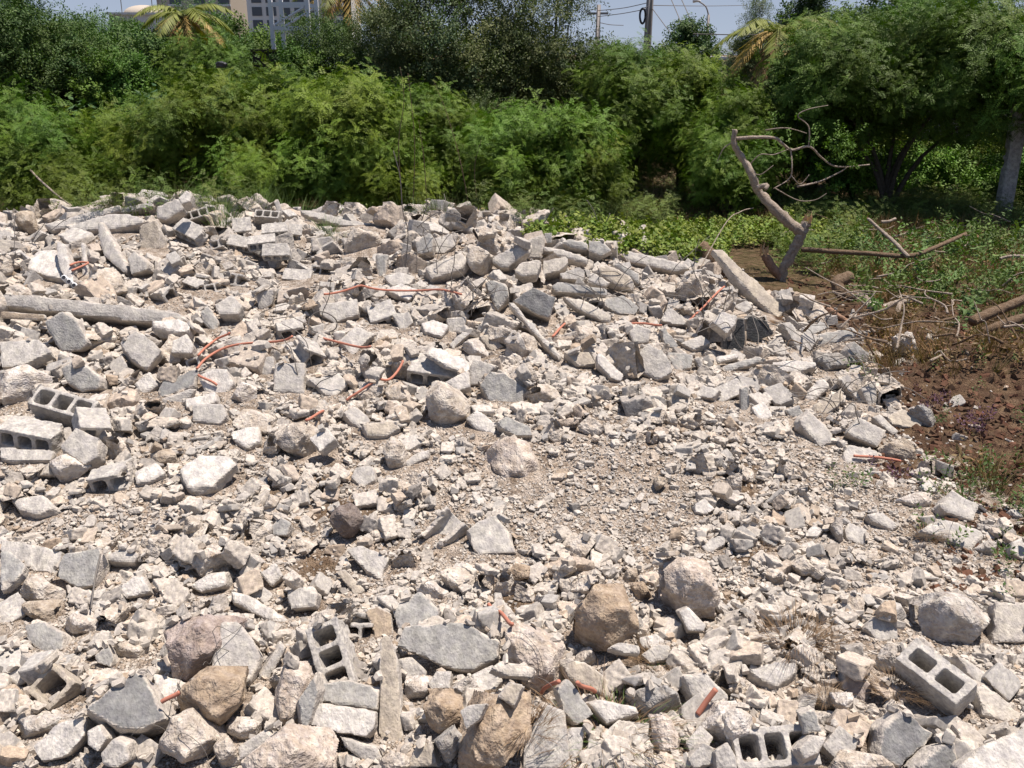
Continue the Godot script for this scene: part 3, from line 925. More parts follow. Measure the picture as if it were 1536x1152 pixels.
	["Z6", "slab", [1200,990, 1240,938, 1352,1050, 1346,1090, 1290,1112, 1206,1012], 42, 15, 0.12, C_FACE, "concrete_slab", "pale block face slanting at the right foot of the pile", 0.7],
	["Z6", "slab", [1250,930, 1390,843, 1402,900, 1320,970, 1262,952], 45, 0, 0.1, C_TAN, "concrete_slab", "smooth beige slab crossed by rusty wires", 0.7],
	["W3", "chunk", [1113,262, 1165,195, 1292,255, 1252,332, 1142,284], 48, 5, 0.14, C_FACE, "concrete_chunk", "square dusty chunk at the right foot of the pile", 0.7],
	["W3", "slab", [1290,190, 1360,155, 1460,215, 1440,250, 1320,230], 30, 5, 0.1, C_TAN, "concrete_slab", "buff slab at the edge of the red soil", 0.5],
	["W3", "slab", [1228,195, 1260,180, 1345,260, 1320,275], 38, 10, 0.08, C_FACE, "concrete_slab", "narrow slab between the dusty chunk and the buff slab", 0.6],
	["W3", "rock", [1395,150, 1440,132, 1500,180, 1490,240, 1460,215], 50, 0, 0.12, C_GREY, "limestone_rock", "white-veined grey rock by the purple flowers", 0.6],
	["W3", "slab", [1095,350, 1120,318, 1250,345, 1260,375, 1110,410], 28, 5, 0.1, C_FACE, "concrete_slab", "flat slab beside a piece of red conduit at the right", 0.5],
	["W3", "rock", [1280,320, 1350,290, 1430,330, 1440,390, 1390,410, 1300,370], 42, 0, 0.14, C_TAN, "limestone_rock", "ochre crumbling boulder beside the red soil", 0.4],
	["Z6", "slab", [1120,552, 1160,544, 1232,660, 1206,692, 1180,652], 50, 15, 0.12, C_FACE, "concrete_slab", "ribbed grey slab right of the black slabs", 0.8],
	["Z6", "slab", [1190,612, 1230,590, 1288,622, 1240,684], 48, 10, 0.1, C_FACE, "concrete_slab", "pale wedge behind the ribbed grey slab", 0.8],
	["Z7", "slab", [378,602, 540,568, 566,600, 540,622, 390,657], 45, 0, 0.06, C_GREY, "concrete_slab", "smooth grey slab against the tree roots", 0.9],
	["Z6", "beam", [800,222, 850,222, 975,335, 1136,492, 1104,546, 960,402], 40, 6, 0.13, C_TAN, "concrete_post", "earthy concrete post lying along the felled trunk", 2.2],
	["Z7", "slab", [300,575, 395,540, 438,570, 345,610], 30, 8, 0.05, C_GREY, "concrete_slab", "grooved grey slab behind the ribbed grey slab", 1.2],
	["Z7", "rock", [518,672, 545,633, 612,690, 602,732, 520,732], 58, 0, 0.15, C_GREY, "limestone_rock", "blue-grey jagged rock below the grey slab", 0.6],
	["Z7", "rock", [383,712, 470,685, 530,700, 522,746, 420,772], 48, 0, 0.13, C_GREY, "limestone_rock", "grey split rock left of the jagged rock", 0.5],
	["Z6", "rock", [805,548, 850,500, 920,520, 910,560, 870,600], 52, 0, 0.15, C_WHITE, "limestone_rock", "white knobbly rock above the black slab", 0.6],
	["Z6", "rock", [895,475, 960,450, 990,480, 950,510], 45, 0, 0.1, C_FACE, "limestone_rock", "pale rock under the felled trunk", 0.6],
	["Z6", "slab", [570,540, 610,470, 690,540, 700,565, 640,560], 48, 10, 0.08, C_FACE, "concrete_slab", "grooved slab behind the leaning red conduit", 0.8],
	["Z6", "slab", [590,682, 720,690, 712,752, 640,772], 48, 5, 0.1, C_GREY, "concrete_slab", "pale grey slab right of the pentagonal chunk", 0.6],
	["Z6", "slab", [660,640, 760,605, 800,640, 720,672], 35, 0, 0.09, C_FACE, "concrete_slab", "flat lump left of the black slab", 0.6],
	["Z6", "beam", [285,690, 300,682, 412,790, 396,818, 350,802, 290,732], 42, 12, 0.1, C_WHITE, "concrete_beam", "white stub of beam on the right flank", 0.6],
	["Z6", "chunk", [432,590, 470,555, 530,580, 520,640, 450,650], 52, 10, 0.12, C_FACE, "concrete_chunk", "block corner above the pentagonal chunk", 0.5],
	["Z6", "slab", [572,580, 595,570, 660,660, 600,672], 55, 15, 0.08, C_GREY, "concrete_slab", "grey leaning shard above the pentagonal chunk", 0.7],
	["Z6", "chunk", [135,682, 250,680, 284,742, 200,745], 45, 0, 0.12, C_TAN, "concrete_chunk", "beige saddle chunk beyond the gravel tongue", 0.5],
	["Z6", "slab", [725,880, 760,830, 840,850, 810,890], 38, 0, 0.1, C_FACE, "concrete_slab", "curved shell of concrete beside the open-ended block", 0.5],
	["Z6", "chunk", [930,850, 970,835, 975,980, 935,995], 66, 0, 0.08, C_GREY, "concrete_chunk", "grey post stub upright against the open-ended block", 0.6],
	["Z6", "slab", [1130,945, 1200,920, 1218,965, 1180,1000], 55, 0, 0.08, C_GREY, "concrete_slab", "small grey panel at the foot of the right flank", 0.5],
	["Z6", "rock", [1200,890, 1300,795, 1340,830, 1260,910], 45, 0, 0.12, C_WHITE, "limestone_rock", "white bone-shaped lump beside the beige slab", 0.6],
	["Z6", "slab", [980,930, 1040,905, 1085,970, 1020,1000], 35, 0, 0.08, C_WHITE, "concrete_slab", "white flake below the grey post stub", 0.4],
	["Z7", "slab", [470,800, 520,780, 600,900, 580,925], 50, 15, 0.1, C_FACE, "concrete_slab", "concrete rib slanting beside the red soil", 0.6],
	["Z7", "slab", [575,850, 640,810, 650,910, 610,930], 60, 10, 0.09, C_FACE, "concrete_slab", "pale rib end beside the vine stems", 0.6],
	# foreground, left
	["W5", "slab", [0,28, 120,45, 302,85, 270,197, 160,182, 0,100], 38, 0, 0.10, C_FACE, "concrete_slab", "long pale slab at the left edge of the foreground", 0.5],
	["W5", "slab", [0,85, 40,83, 122,145, 110,192, 0,282], 34, -5, 0.07, C_GREY, "concrete_slab", "smooth grey slab over the long pale slab", 1.6],
	["W5", "chunk", [275,152, 310,95, 480,68, 487,110, 450,252, 370,267, 280,212], 46, -5, 0.14, C_GREY, "concrete_chunk", "grey rough lump with a rusty streak beside it", 0.6],
	["W5", "rock", [795,485, 880,420, 980,402, 1098,510, 1012,602, 900,702, 830,672], 50, -5, 0.22, C_PURPLE, "limestone_rock", "purple-brown jagged rock leaning on a pale slab", 0.9],
	["W5", "slab", [1058,430, 1140,418, 1182,460, 1254,590, 1192,742, 1010,652, 1040,600], 42, 10, 0.09, C_FACE, "concrete_slab", "pale slab under the purple-brown rock", 0.5],
	["W5", "rock", [858,762, 960,680, 1000,653, 1130,700, 1182,780, 1140,902, 1070,932, 950,862], 52, 5, 0.22, C_BROWN, "limestone_rock", "brown earth-caked boulder at the front", 0.8],
	["W5", "slab", [403,842, 640,663, 692,690, 800,892, 690,935, 580,945], 34, 8, 0.22, C_DARK, "concrete_slab", "large dark-faced concrete lump at the front left", 1.0],
	["W5", "rock", [768,1000, 830,868, 920,848, 1032,990, 900,1102, 760,1128], 48, 5, 0.18, C_LIME, "limestone_rock", "cream cracked rock in front of the brown boulder", 0.6],
	["W5", "slab", [728,670, 882,700, 870,772, 790,832, 740,722], 30, 0, 0.08, C_WHITE, "concrete_slab", "pale flake behind the dark-faced lump", 0.4],
	["W5", "rock", [158,1020, 280,908, 402,878, 412,960, 330,1062, 200,1102], 46, 0, 0.15, C_WHITE, "limestone_rock", "white flat-topped rock at the front left", 0.6],
	["W5", "rock", [90,892, 180,858, 282,890, 240,942, 120,982], 42, 0, 0.12, C_FACE, "limestone_rock", "dusty rock behind the white flat-topped rock", 0.4],
	["W5", "rock", [1150,1100, 1250,1030, 1372,928, 1482,1020, 1540,1126, 1480,1180, 1200,1180], 44, 0, 0.2, C_PINK, "limestone_rock", "pink-stained boulder at the front edge", 0.7],
	["W5", "slab", [1238,682, 1350,523, 1374,550, 1302,682, 1262,752], 52, 18, 0.09, C_FACE, "concrete_slab", "thin slab standing on edge by the pale slab", 0.8],
	["W6", "rock", [103,650, 150,480, 272,438, 288,530, 250,642, 215,772, 140,752], 54, 5, 0.18, C_PINK, "limestone_rock", "tall pinkish rock left of the mortar-jointed slab", 0.7],
	["W6", "rock", [215,640, 290,530, 310,600, 270,760, 232,780], 55, 10, 0.14, C_GREY, "limestone_rock", "narrow grey rock beside the tall pinkish rock", 0.5],
	["W5", "slab", [1108,275, 1200,298, 1402,420, 1392,452, 1250,402, 1120,334], 40, 5, 0.1, C_WHITE, "concrete_slab", "curved white slab edge among the front rubble", 0.6],
	["W5", "slab", [1190,230, 1220,212, 1312,292, 1300,345, 1160,290], 38, 5, 0.08, C_FACE, "concrete_slab", "flat panel behind the curved white slab edge", 0.6],
	["W5", "chunk", [560,270, 640,200, 690,205, 724,282, 600,312], 42, 0, 0.12, C_WHITE, "concrete_chunk", "white stepped chunk left of the front middle", 0.5],
	["W5", "rock", [500,105, 600,60, 670,100, 640,140, 520,132], 42, 0, 0.12, C_FACE, "limestone_rock", "pale flat cobble above the white stepped chunk", 0.5],
	["W5", "rock", [540,525, 620,515, 692,552, 660,592, 570,572], 38, 0, 0.1, C_LIME, "limestone_rock", "cream wedge-shaped cobble at the front left", 0.4],
	["W5", "rock", [450,590, 520,530, 545,600, 530,642, 470,625], 42, 0, 0.1, C_GREY, "limestone_rock", "grey-white cobble behind the dark-faced lump", 0.4],
	["W5", "rock", [20,690, 80,635, 165,640, 172,680, 80,735], 42, 0, 0.1, C_WHITE, "limestone_rock", "white cobble above the brown block end", 0.5],
	["W5", "rock", [320,410, 370,370, 435,420, 425,470, 350,462], 42, 0, 0.11, C_WHITE, "limestone_rock", "white angular cobble below the rusty streak", 0.5],
	["W5", "rock", [115,440, 200,420, 300,480, 300,560, 200,570, 130,520], 42, 0, 0.13, C_GREY, "limestone_rock", "grey faceted rock in the left foreground", 0.4],
	["W5", "rock", [100,215, 180,205, 268,260, 240,340, 160,320, 90,260], 45, 0, 0.14, C_LIME, "limestone_rock", "cream rock with a pink bruise at the left", 0.4],
	["W5", "rock", [105,340, 180,320, 230,370, 200,410, 120,390], 45, 0, 0.1, C_TAN, "limestone_rock", "tan pebble-like rock below the bruised cream rock", 0.5],
	["W5", "rock", [905,250, 1000,190, 1085,180, 1080,250, 960,280], 42, 0, 0.12, C_WHITE, "limestone_rock", "white ridged rock among the front rubble", 0.5],
	["W5", "rock", [1240,190, 1320,135, 1362,200, 1300,258], 48, 0, 0.12, C_WHITE, "limestone_rock", "white triangular rock at the edge of the brown earth", 0.5],
	["W5", "chunk", [1378,280, 1440,255, 1510,250, 1536,320, 1430,370, 1385,340], 42, 0, 0.11, C_WHITE, "concrete_chunk", "white saddle-topped chunk on the brown earth", 0.5],
	["W5", "chunk", [1140,1020, 1280,935, 1312,985, 1200,1060, 1150,1090], 44, 0, 0.12, C_FACE, "concrete_chunk", "grey-cream chunk above the pink-stained boulder", 0.5],
	["W5", "rock", [1015,1020, 1080,975, 1140,1000, 1140,1070, 1060,1110], 46, 0, 0.14, C_LIME, "limestone_rock", "cream rock left of the pink-stained boulder", 0.4],
	["W5", "rock", [1090,940, 1150,895, 1240,900, 1250,935, 1150,980], 42, 0, 0.1, C_WHITE, "limestone_rock", "white rock below the brown boulder", 0.4],
	["W5", "rock", [415,950, 470,920, 510,980, 470,1050, 420,1020], 50, 0, 0.12, C_WHITE, "limestone_rock", "white knob under the dark-faced lump", 0.5],
	["W5", "rock", [480,1060, 540,985, 610,1010, 620,1090, 560,1130, 490,1110], 50, 0, 0.14, C_FACE, "limestone_rock", "grey-cream knob at the front below the dark-faced lump", 0.5],
	# foreground, middle
	["W6", "slab", [312,562, 450,543, 603,580, 592,688, 430,668, 322,642], 38, 0, 0.11, C_GREY, "concrete_slab", "upper half of the mortar-jointed slab", 1.0],
	["W6", "slab", [268,762, 312,652, 430,672, 590,694, 580,772, 542,817, 380,790], 42, 0, 0.12, C_WHITE, "concrete_slab", "white lower half of the mortar-jointed slab", 0.9],
	["W6", "beam", [608,342, 650,328, 692,440, 692,700, 722,832, 640,882, 602,800], 46, 0, 0.12, C_TAN, "concrete_post", "earth-stained post lying away from the camera", 0.8],
	["W6", "beam", [538,212, 600,188, 662,220, 672,330, 602,392], 42, 0, 0.1, C_BROWN, "concrete_post", "brown post stub behind the earth-stained post", 0.8],
	["W6", "slab", [688,382, 722,290, 790,280, 1000,268, 1184,360, 1172,442, 1060,494, 960,498, 850,442], 46, 4, 0.09, C_GREY, "concrete_slab", "big flat grey slab in the middle of the foreground", 1.2],
	["W6", "slab", [663,202, 800,118, 894,200, 880,242, 760,282, 710,322, 680,272], 36, -4, 0.12, C_GREY, "concrete_slab", "rounded grey slab behind the big flat slab", 0.8],
	["W6", "rock", [1208,322, 1280,288, 1390,300, 1474,390, 1452,562, 1330,592, 1230,432], 52, 4, 0.2, C_PINK, "limestone_rock", "white-capped pink boulder right of the big flat slab", 0.7],
	["W6", "slab", [1138,482, 1190,448, 1354,480, 1332,532, 1220,522], 30, 0, 0.06, C_LIME, "concrete_slab", "thin cream flake in front of the pink boulder", 1.2],
	["W6", "slab", [1048,512, 1150,468, 1198,550, 1120,632, 1050,622], 40, 10, 0.1, C_WHITE, "concrete_slab", "white slab half shaded beside the thin flake", 0.6],
	["W6", "boulder", [818,682, 880,608, 1014,650, 1012,742, 910,812, 830,742], 54, 0, 0.18, C_BROWN, "limestone_rock", "brown squared boulder below the big flat slab", 0.7],
	["W6", "rock", [1000,975, 1060,760, 1100,690, 1200,638, 1254,780, 1304,880, 1290,990], 58, 0, 0.22, C_BROWN, "limestone_rock", "earthy ochre boulder at the front edge", 0.9],
	["W6", "slab", [990,690, 1040,662, 1120,655, 1080,740, 1020,780], 50, -10, 0.08, C_FACE, "concrete_slab", "pale shard leaning on the ochre boulder", 1.0],
	["W6", "rock", [742,560, 800,535, 855,560, 830,610, 760,620], 50, 0, 0.12, C_WHITE, "limestone_rock", "white cobble below the big flat slab", 0.5],
	["W6", "rock", [835,560, 880,498, 950,500, 945,590, 870,625], 52, 0, 0.13, C_WHITE, "limestone_rock", "white lump under the front edge of the big flat slab", 0.6],
	["W6", "chunk", [690,440, 760,430, 835,500, 820,550, 730,560], 46, 0, 0.12, C_FACE, "concrete_chunk", "shaded chunk under the left of the big flat slab", 0.2],
	["W6", "rock", [950,590, 1050,510, 1060,560, 1000,630], 42, 0, 0.1, C_FACE, "limestone_rock", "pale oblong rock beside the half-shaded slab", 0.4],
	["W6", "slab", [1175,620, 1230,550, 1295,570, 1250,670], 46, 5, 0.1, C_TAN, "concrete_slab", "ochre-edged shard under the pink boulder", 0.4],
	["W6", "slab", [740,960, 790,840, 850,840, 880,960], 50, 0, 0.1, C_TAN, "concrete_slab", "tan slab upright at the front edge", 0.8],
	["W6", "rock", [860,850, 960,770, 1015,790, 960,890, 890,910], 44, 0, 0.11, C_GREY, "limestone_rock", "grey flat cobble left of the ochre boulder", 0.6],
	["W6", "slab", [410,810, 600,870, 620,920, 560,960, 440,870], 55, 0, 0.08, C_FACE, "concrete_slab", "narrow slab under the mortar-jointed slab", 0.2],
	["W6", "rock", [590,940, 660,890, 740,880, 750,960, 640,990], 46, 0, 0.14, C_LIME, "limestone_rock", "cream rock at the front below the earth-stained post", 0.6],
	["W7", "slab", [78,1030, 180,818, 272,850, 284,940, 312,1130, 80,1130], 48, 0, 0.1, C_FACE, "concrete_slab", "grey-cream slab rising from the front edge", 0.9],
	["W7", "slab", [243,742, 290,698, 348,760, 424,870, 340,922, 280,862], 44, 12, 0.09, C_GREY, "concrete_slab", "blue-grey slab lying over the red conduit", 1.4],
	["W7", "rock", [268,990, 310,930, 375,930, 360,1060, 320,1110], 52, 0, 0.13, C_WHITE, "limestone_rock", "white rock beside the dark grass tuft", 0.5],
	["W7", "rock", [598,757, 700,708, 812,730, 824,780, 680,862], 42, 5, 0.13, C_GREY, "limestone_rock", "white-and-grey cobble above the dark grass tuft", 0.7],
	["W7", "slab", [848,682, 960,668, 1068,780, 1062,812, 950,822, 890,782], 44, 4, 0.1, C_FACE, "concrete_slab", "squared grey slab behind the short conduit stub", 0.7],
	["W7", "rock", [388,812, 450,793, 622,830, 634,862, 560,884, 480,912], 42, 0, 0.12, C_WHITE, "limestone_rock", "white knuckle of rock by the blue-grey slab", 0.7],
	["W7", "boulder", [778,172, 840,128, 980,138, 1002,220, 1024,290, 1000,342, 840,364, 790,302], 50, 0, 0.26, C_PINK, "limestone_rock", "large buff boulder with a flat dusty top", 0.8],
	["W7", "boulder", [352,362, 400,258, 500,256, 612,330, 634,450, 560,494, 480,528, 390,452], 50, 0, 0.26, C_BROWN, "limestone_rock", "large round brown boulder beside the buff one", 0.8],
	["W7", "slab", [243,592, 380,618, 472,690, 524,730, 512,802, 430,762, 300,692], 40, 4, 0.1, C_TAN, "concrete_slab", "beige slab right of the pink boulder", 0.7],
	["W7", "rock", [963,932, 1020,838, 1110,818, 1174,940, 1090,1012], 46, 0, 0.16, C_WHITE, "limestone_rock", "white cracked rock right of the conduit stub", 0.6],
	["W7", "rock", [718,892, 790,898, 834,990, 822,1072, 732,1062], 52, 0, 0.14, C_PINK, "limestone_rock", "rosy rock right of the dark grass tuft", 0.5],
	["W7", "chunk", [858,1002, 930,918, 994,980, 972,1032, 880,1054], 46, 0, 0.13, C_WHITE, "concrete_chunk", "pale faceted chunk in front of the white cracked rock", 0.5],
	["W7", "slab", [870,1080, 940,1005, 1000,1030, 990,1110, 900,1130], 50, 0, 0.1, C_FACE, "concrete_slab", "twin-peaked shard at the front edge", 0.7],
	["W7", "chunk", [1000,1040, 1060,1000, 1100,1070, 1110,1130, 1010,1130], 50, 0, 0.12, C_FACE, "concrete_chunk", "grey flat-fronted chunk left of the grit-filled block", 0.6],
	["W7", "chunk", [828,378, 870,350, 900,420, 960,440, 950,470, 870,465], 46, 5, 0.1, C_WHITE, "concrete_chunk", "white L-shaped chunk in front of the buff boulder", 0.8],
	["W7", "slab", [485,545, 540,520, 642,540, 640,580, 560,575], 38, 0, 0.08, C_FACE, "concrete_slab", "grey flake in front of the brown boulder", 0.8],
	["W7", "rock", [635,500, 720,480, 770,520, 700,560, 645,545], 42, 0, 0.1, C_WHITE, "limestone_rock", "white stone in front of the brown boulder", 0.5],
	["W7", "rock", [645,580, 720,530, 790,540, 780,600, 690,620], 42, 0, 0.11, C_FACE, "limestone_rock", "dusty stone above the dry grass", 0.4],
	["W7", "rock", [560,180, 620,155, 635,215, 580,232], 46, 0, 0.1, C_TAN, "limestone_rock", "tan cube-like stone left of the buff boulder", 0.4],
	["W7", "rock", [610,250, 660,235, 690,290, 640,312], 46, 0, 0.1, C_BROWN, "limestone_rock", "brown stone between the two large boulders", 0.4],
	["W7", "slab", [1165,650, 1290,615, 1395,618, 1390,660, 1300,735, 1200,690], 22, 0, 0.08, C_FACE, "concrete_slab", "smooth grey slab lying beside the dry grass", 0.6],
	["W7", "chunk", [1395,830, 1440,765, 1500,770, 1480,840, 1410,880], 46, 0, 0.12, C_FACE, "concrete_chunk", "pale chunk above the grit-filled block", 0.6],
	["W7", "slab", [1405,870, 1480,840, 1515,950, 1430,965], 58, 0, 0.07, C_GREY, "concrete_slab", "small grey panel leaning above the grit-filled block", 0.7],
	["W7", "rock", [300,660, 420,520, 415,590, 340,610], 40, 0, 0.1, C_LIME, "limestone_rock", "cream rubble lump behind the beige slab", 0.2],
	# foreground, right
	["W8", "chunk", [518,902, 600,798, 703,880, 690,932, 580,972], 44, 0, 0.14, C_FACE, "concrete_chunk", "pale cube-like chunk right of the grit-filled block", 0.6],
	["W8", "slab", [798,960, 820,830, 920,728, 1084,840, 1050,882, 920,1012], 44, 0, 0.14, C_DARK, "concrete_slab", "dark weathered slab below the flanged block", 0.6],
	["W8", "slab", [1010,1020, 1120,900, 1190,885, 1200,1000, 1160,1040], 50, 10, 0.12, C_DARK, "concrete_slab", "dark leaning slab at the front right", 0.6],
	["W8", "rock", [1068,182, 1130,138, 1250,148, 1384,290, 1382,362, 1290,374, 1150,312], 46, 5, 0.2, C_FACE, "limestone_rock", "big veined white boulder above the flanged block", 0.6],
	["W8", "slab", [1393,180, 1560,180, 1560,380, 1380,382], 46, 0, 0.12, C_LIME, "concrete_slab", "square beige slab at the right edge", 0.8],
	["W8", "slab", [1290,600, 1340,590, 1560,770, 1500,805, 1330,745], 35, 10, 0.1, C_LIME, "concrete_slab", "cream slab running out under the flanged block", 0.5],
	["W8", "slab", [1190,440, 1260,470, 1560,690, 1500,730, 1290,580], 38, 8, 0.1, C_FACE, "concrete_slab", "second cream slab beside the flanged block", 0.5],
	["W8", "rock", [1200,1017, 1330,898, 1540,808, 1580,1060, 1200,1070], 38, 0, 0.2, C_WHITE, "limestone_rock", "broad white boulder at the front right corner", 0.7],
	["W8", "slab", [620,620, 640,480, 700,560, 780,600, 740,695], 50, 0, 0.09, C_PURPLE, "concrete_slab", "reddish-brown shard left of the flanged block", 0.5],
	["W8", "rock", [800,470, 860,400, 905,390, 900,520, 830,520], 52, 0, 0.14, C_FACE, "limestone_rock", "grey rock shaded by the flanged block", 0.4],
	["W8", "rock", [735,310, 800,240, 900,260, 900,370, 800,380], 44, 0, 0.13, C_FACE, "limestone_rock", "dusty rock behind the flanged block", 0.4],
	["W8", "rock", [495,670, 570,620, 625,640, 600,710, 530,710], 46, 0, 0.12, C_TAN, "limestone_rock", "tan round stone left of the reddish shard", 0.5],
	["W8", "rock", [585,690, 640,645, 668,670, 650,730], 46, 0, 0.1, C_WHITE, "limestone_rock", "white stone beside the tan round stone", 0.5],
	["W8", "rock", [400,920, 470,850, 540,860, 500,940, 430,970], 42, 0, 0.12, C_FACE, "limestone_rock", "grey rock between two pale chunks at the front right", 0.4],
	["W8", "rock", [580,980, 700,935, 860,960, 890,1030, 600,1040], 38, 0, 0.14, C_LIME, "limestone_rock", "cream boulder at the front edge right of centre", 0.5],
	["W8", "rock", [0,780, 60,700, 130,740, 150,840, 60,880], 48, 0, 0.14, C_WHITE, "limestone_rock", "white rock above the grit-filled block", 0.3],
	["W4", "slab", [813,562, 900,508, 1072,560, 1084,590, 1022,642, 920,602], 30, 5, 0.1, C_FACE, "concrete_slab", "long slab at the right edge below the weeds", 0.6],
	["W4", "slab", [893,452, 950,388, 1062,450, 1042,522, 920,484], 34, 5, 0.12, C_FACE, "concrete_slab", "two-layer slab beside the weeds at the right", 0.6],
	["W4", "rock", [722,420, 790,398, 860,400, 858,450, 740,460], 36, 0, 0.11, C_WHITE, "limestone_rock", "pale stone below the weeds", 0.5],
	["W4", "rock", [800,370, 850,345, 890,365, 880,400, 820,392], 38, 0, 0.1, C_WHITE, "limestone_rock", "white cracked stone in the weeds", 0.5],
	["W4", "rock", [1205,610, 1256,590, 1300,640, 1256,690, 1200,660], 42, 0, 0.13, C_WHITE, "limestone_rock", "white rock at the right edge under the weeds", 0.5],
	["W4", "rock", [1060,640, 1100,600, 1145,630, 1120,670], 42, 0, 0.1, C_FACE, "limestone_rock", "stone beside the long slab at the right", 0.4],
	["W4", "rock", [575,490, 640,480, 720,540, 690,560, 600,520], 34, 0, 0.08, C_FACE, "limestone_rock", "low pale stone on the right-hand gravel", 0.4],
	["W4", "rock", [480,560, 500,525, 580,560, 570,630, 490,600], 34, 0, 0.08, C_FACE, "limestone_rock", "flat stone on the right-hand gravel", 0.4],
	# gravel
	["W2", "boulder", [283,650, 320,595, 400,590, 432,650, 400,718, 320,712], 52, 0, 0.16, C_PURPLE * 0.6, "limestone_rock", "dark purple-grey stone on the brown earth", 0.6],
	["W2", "slab", [358,790, 430,772, 553,830, 514,932, 440,882], 34, 0, 0.1, C_FACE, "concrete_slab", "white wedge of slab below the dark stone", 0.6],
	["W2", "slab", [895,702, 1030,628, 1092,720, 1114,802, 950,818], 36, -4, 0.09, C_FACE, "concrete_slab", "ridged slab fragment beside the split block", 0.7],
	["W2", "rock", [998,440, 1010,330, 1080,280, 1180,300, 1222,420, 1180,490, 1090,502], 42, 0, 0.2, C_PINK, "limestone_rock", "half-buried dusty boulder in the gravel", 0.1],
	["W2", "rock", [518,350, 560,285, 620,320, 610,400, 550,412], 46, 0, 0.14, C_LIME, "limestone_rock", "pale yellow rock above the gravel", 0.5],
	["W2", "rock", [378,470, 400,420, 480,415, 490,480, 430,515], 42, 0, 0.09, C_FACE, "limestone_rock", "square pale stone at the top of the brown earth", 0.4],
	["W2", "rock", [1080,890, 1120,855, 1190,870, 1190,920, 1120,935], 42, 0, 0.1, C_BROWN, "limestone_rock", "brown flaky stone in the gravel", 0.5],
	["W2", "slab", [615,400, 680,350, 735,340, 725,375, 640,418], 35, 0, 0.06, C_FACE, "concrete_slab", "thin split flake beside the pale yellow rock", 0.4],
	["W2", "rock", [895,200, 950,160, 1030,220, 1040,280, 940,250], 40, 0, 0.12, C_WHITE, "limestone_rock", "dusty white rock below the big dark grey panel", 0.3],
	["W2", "rock", [690,950, 740,930, 820,990, 790,1030, 700,980], 38, 0, 0.1, C_WHITE, "limestone_rock", "white stone behind the rounded grey slab", 0.4],
	["W2", "chunk", [90,1000, 150,960, 230,990, 220,1050, 110,1060], 42, 0, 0.12, C_FACE, "concrete_chunk", "hollow-cheeked chunk beside the brown earth", 0.4],
	["W2", "rock", [20,690, 60,640, 110,670, 90,730, 30,730], 46, 0, 0.12, C_GREY, "limestone_rock", "grey-white stone left of the dark purple stone", 0.5],
	["W2", "slab", [310,890, 350,880, 450,980, 400,1000], 40, 5, 0.07, C_TAN, "concrete_slab", "tan sliver of slab on the brown earth", 0.5],
	["W3", "rock", [425,590, 470,560, 520,610, 480,635, 430,625], 40, 0, 0.09, C_WHITE, "limestone_rock", "white stone on the open gravel", 0.4],
	["W3", "rock", [455,780, 500,740, 570,720, 560,770, 490,810], 36, 0, 0.09, C_FACE, "limestone_rock", "pale split stone above the buff boulder", 0.4],
	["W3", "slab", [715,715, 750,710, 805,760, 790,780, 740,755], 36, 5, 0.06, C_GREY, "concrete_slab", "blue-grey sliver on the right-hand gravel", 0.5],
	["W3", "rock", [240,490, 260,460, 300,470, 290,510, 250,515], 46, 0, 0.09, C_TAN, "limestone_rock", "small round tan stone on the open gravel", 0.5],
	["W3", "rock", [905,730, 960,680, 1010,700, 980,740], 38, 0, 0.08, C_WHITE, "limestone_rock", "white knobbly stone on the right-hand gravel", 0.4],
	["W3", "rock", [1045,650, 1090,640, 1095,730, 1060,740], 42, 0, 0.09, C_FACE, "limestone_rock", "upright grey stone on the right-hand gravel", 0.5],
]

# ---------------------------------------------------------------- loose rubble between the traced pieces
var shapes := {}
func make_shapes() -> void:
	shapes.chunk = []; shapes.shard = []; shapes.frag = []; shapes.rock = []; shapes.small = []; shapes.grit = []
	for i in 9:
		shapes.chunk.append(chunk_mesh(Vector3(0.5, 0.28 + 0.02 * (i % 6), 0.30 + 0.015 * i), 3 + i % 4, 0.05, 18, C_FACE, C_BREAK, 300 + i))
	for i in 6:
		shapes.shard.append(chunk_mesh(Vector3(0.5, 0.11 + 0.012 * i, 0.34 + 0.02 * i), 4, 0.045, 20, C_FACE, C_BREAK, 330 + i))
	for i in 6:
		shapes.rock.append(rock_mesh(Vector3(0.5, 0.34 + 0.02 * i, 0.42), 12, 0.07, 17, C_LIME, 350 + i))
	var half := Vector3(0.5, 0.27, 0.36)
	for i in 6:
		rng.seed = 370 + i
		var s := block_solid(1, half, C_FACE, C_BREAK)
		s.holes = [[Vector3(0.05, 0, 0.05 * (i % 3 - 1)), Vector3(0.30, 1, 0.2), 0.06, 0.05]]
		s.plane(Vector3(0.2, 0.1 * i, 1).normalized(), 0.08 + 0.03 * i, 0.05, C_BREAK)
		s.plane(Vector3(1, 0.3, -0.2 * (i % 3)).normalized(), 0.42 - 0.04 * i, 0.05, C_BREAK)
		shapes.frag.append(solid_mesh(s, -half * 1.02, half * 1.02, 0.05, 0.3, 370 + i))
	for i in 10:
		shapes.small.append(shard_mesh(Vector3(0.5, 0.14 + 0.024 * i, 0.30 + 0.02 * (i % 5)), 7 + i % 4, 400 + i))
	for i in 5:
		shapes.grit.append(shard_mesh(Vector3(0.5, 0.34, 0.4), 7, 430 + i))

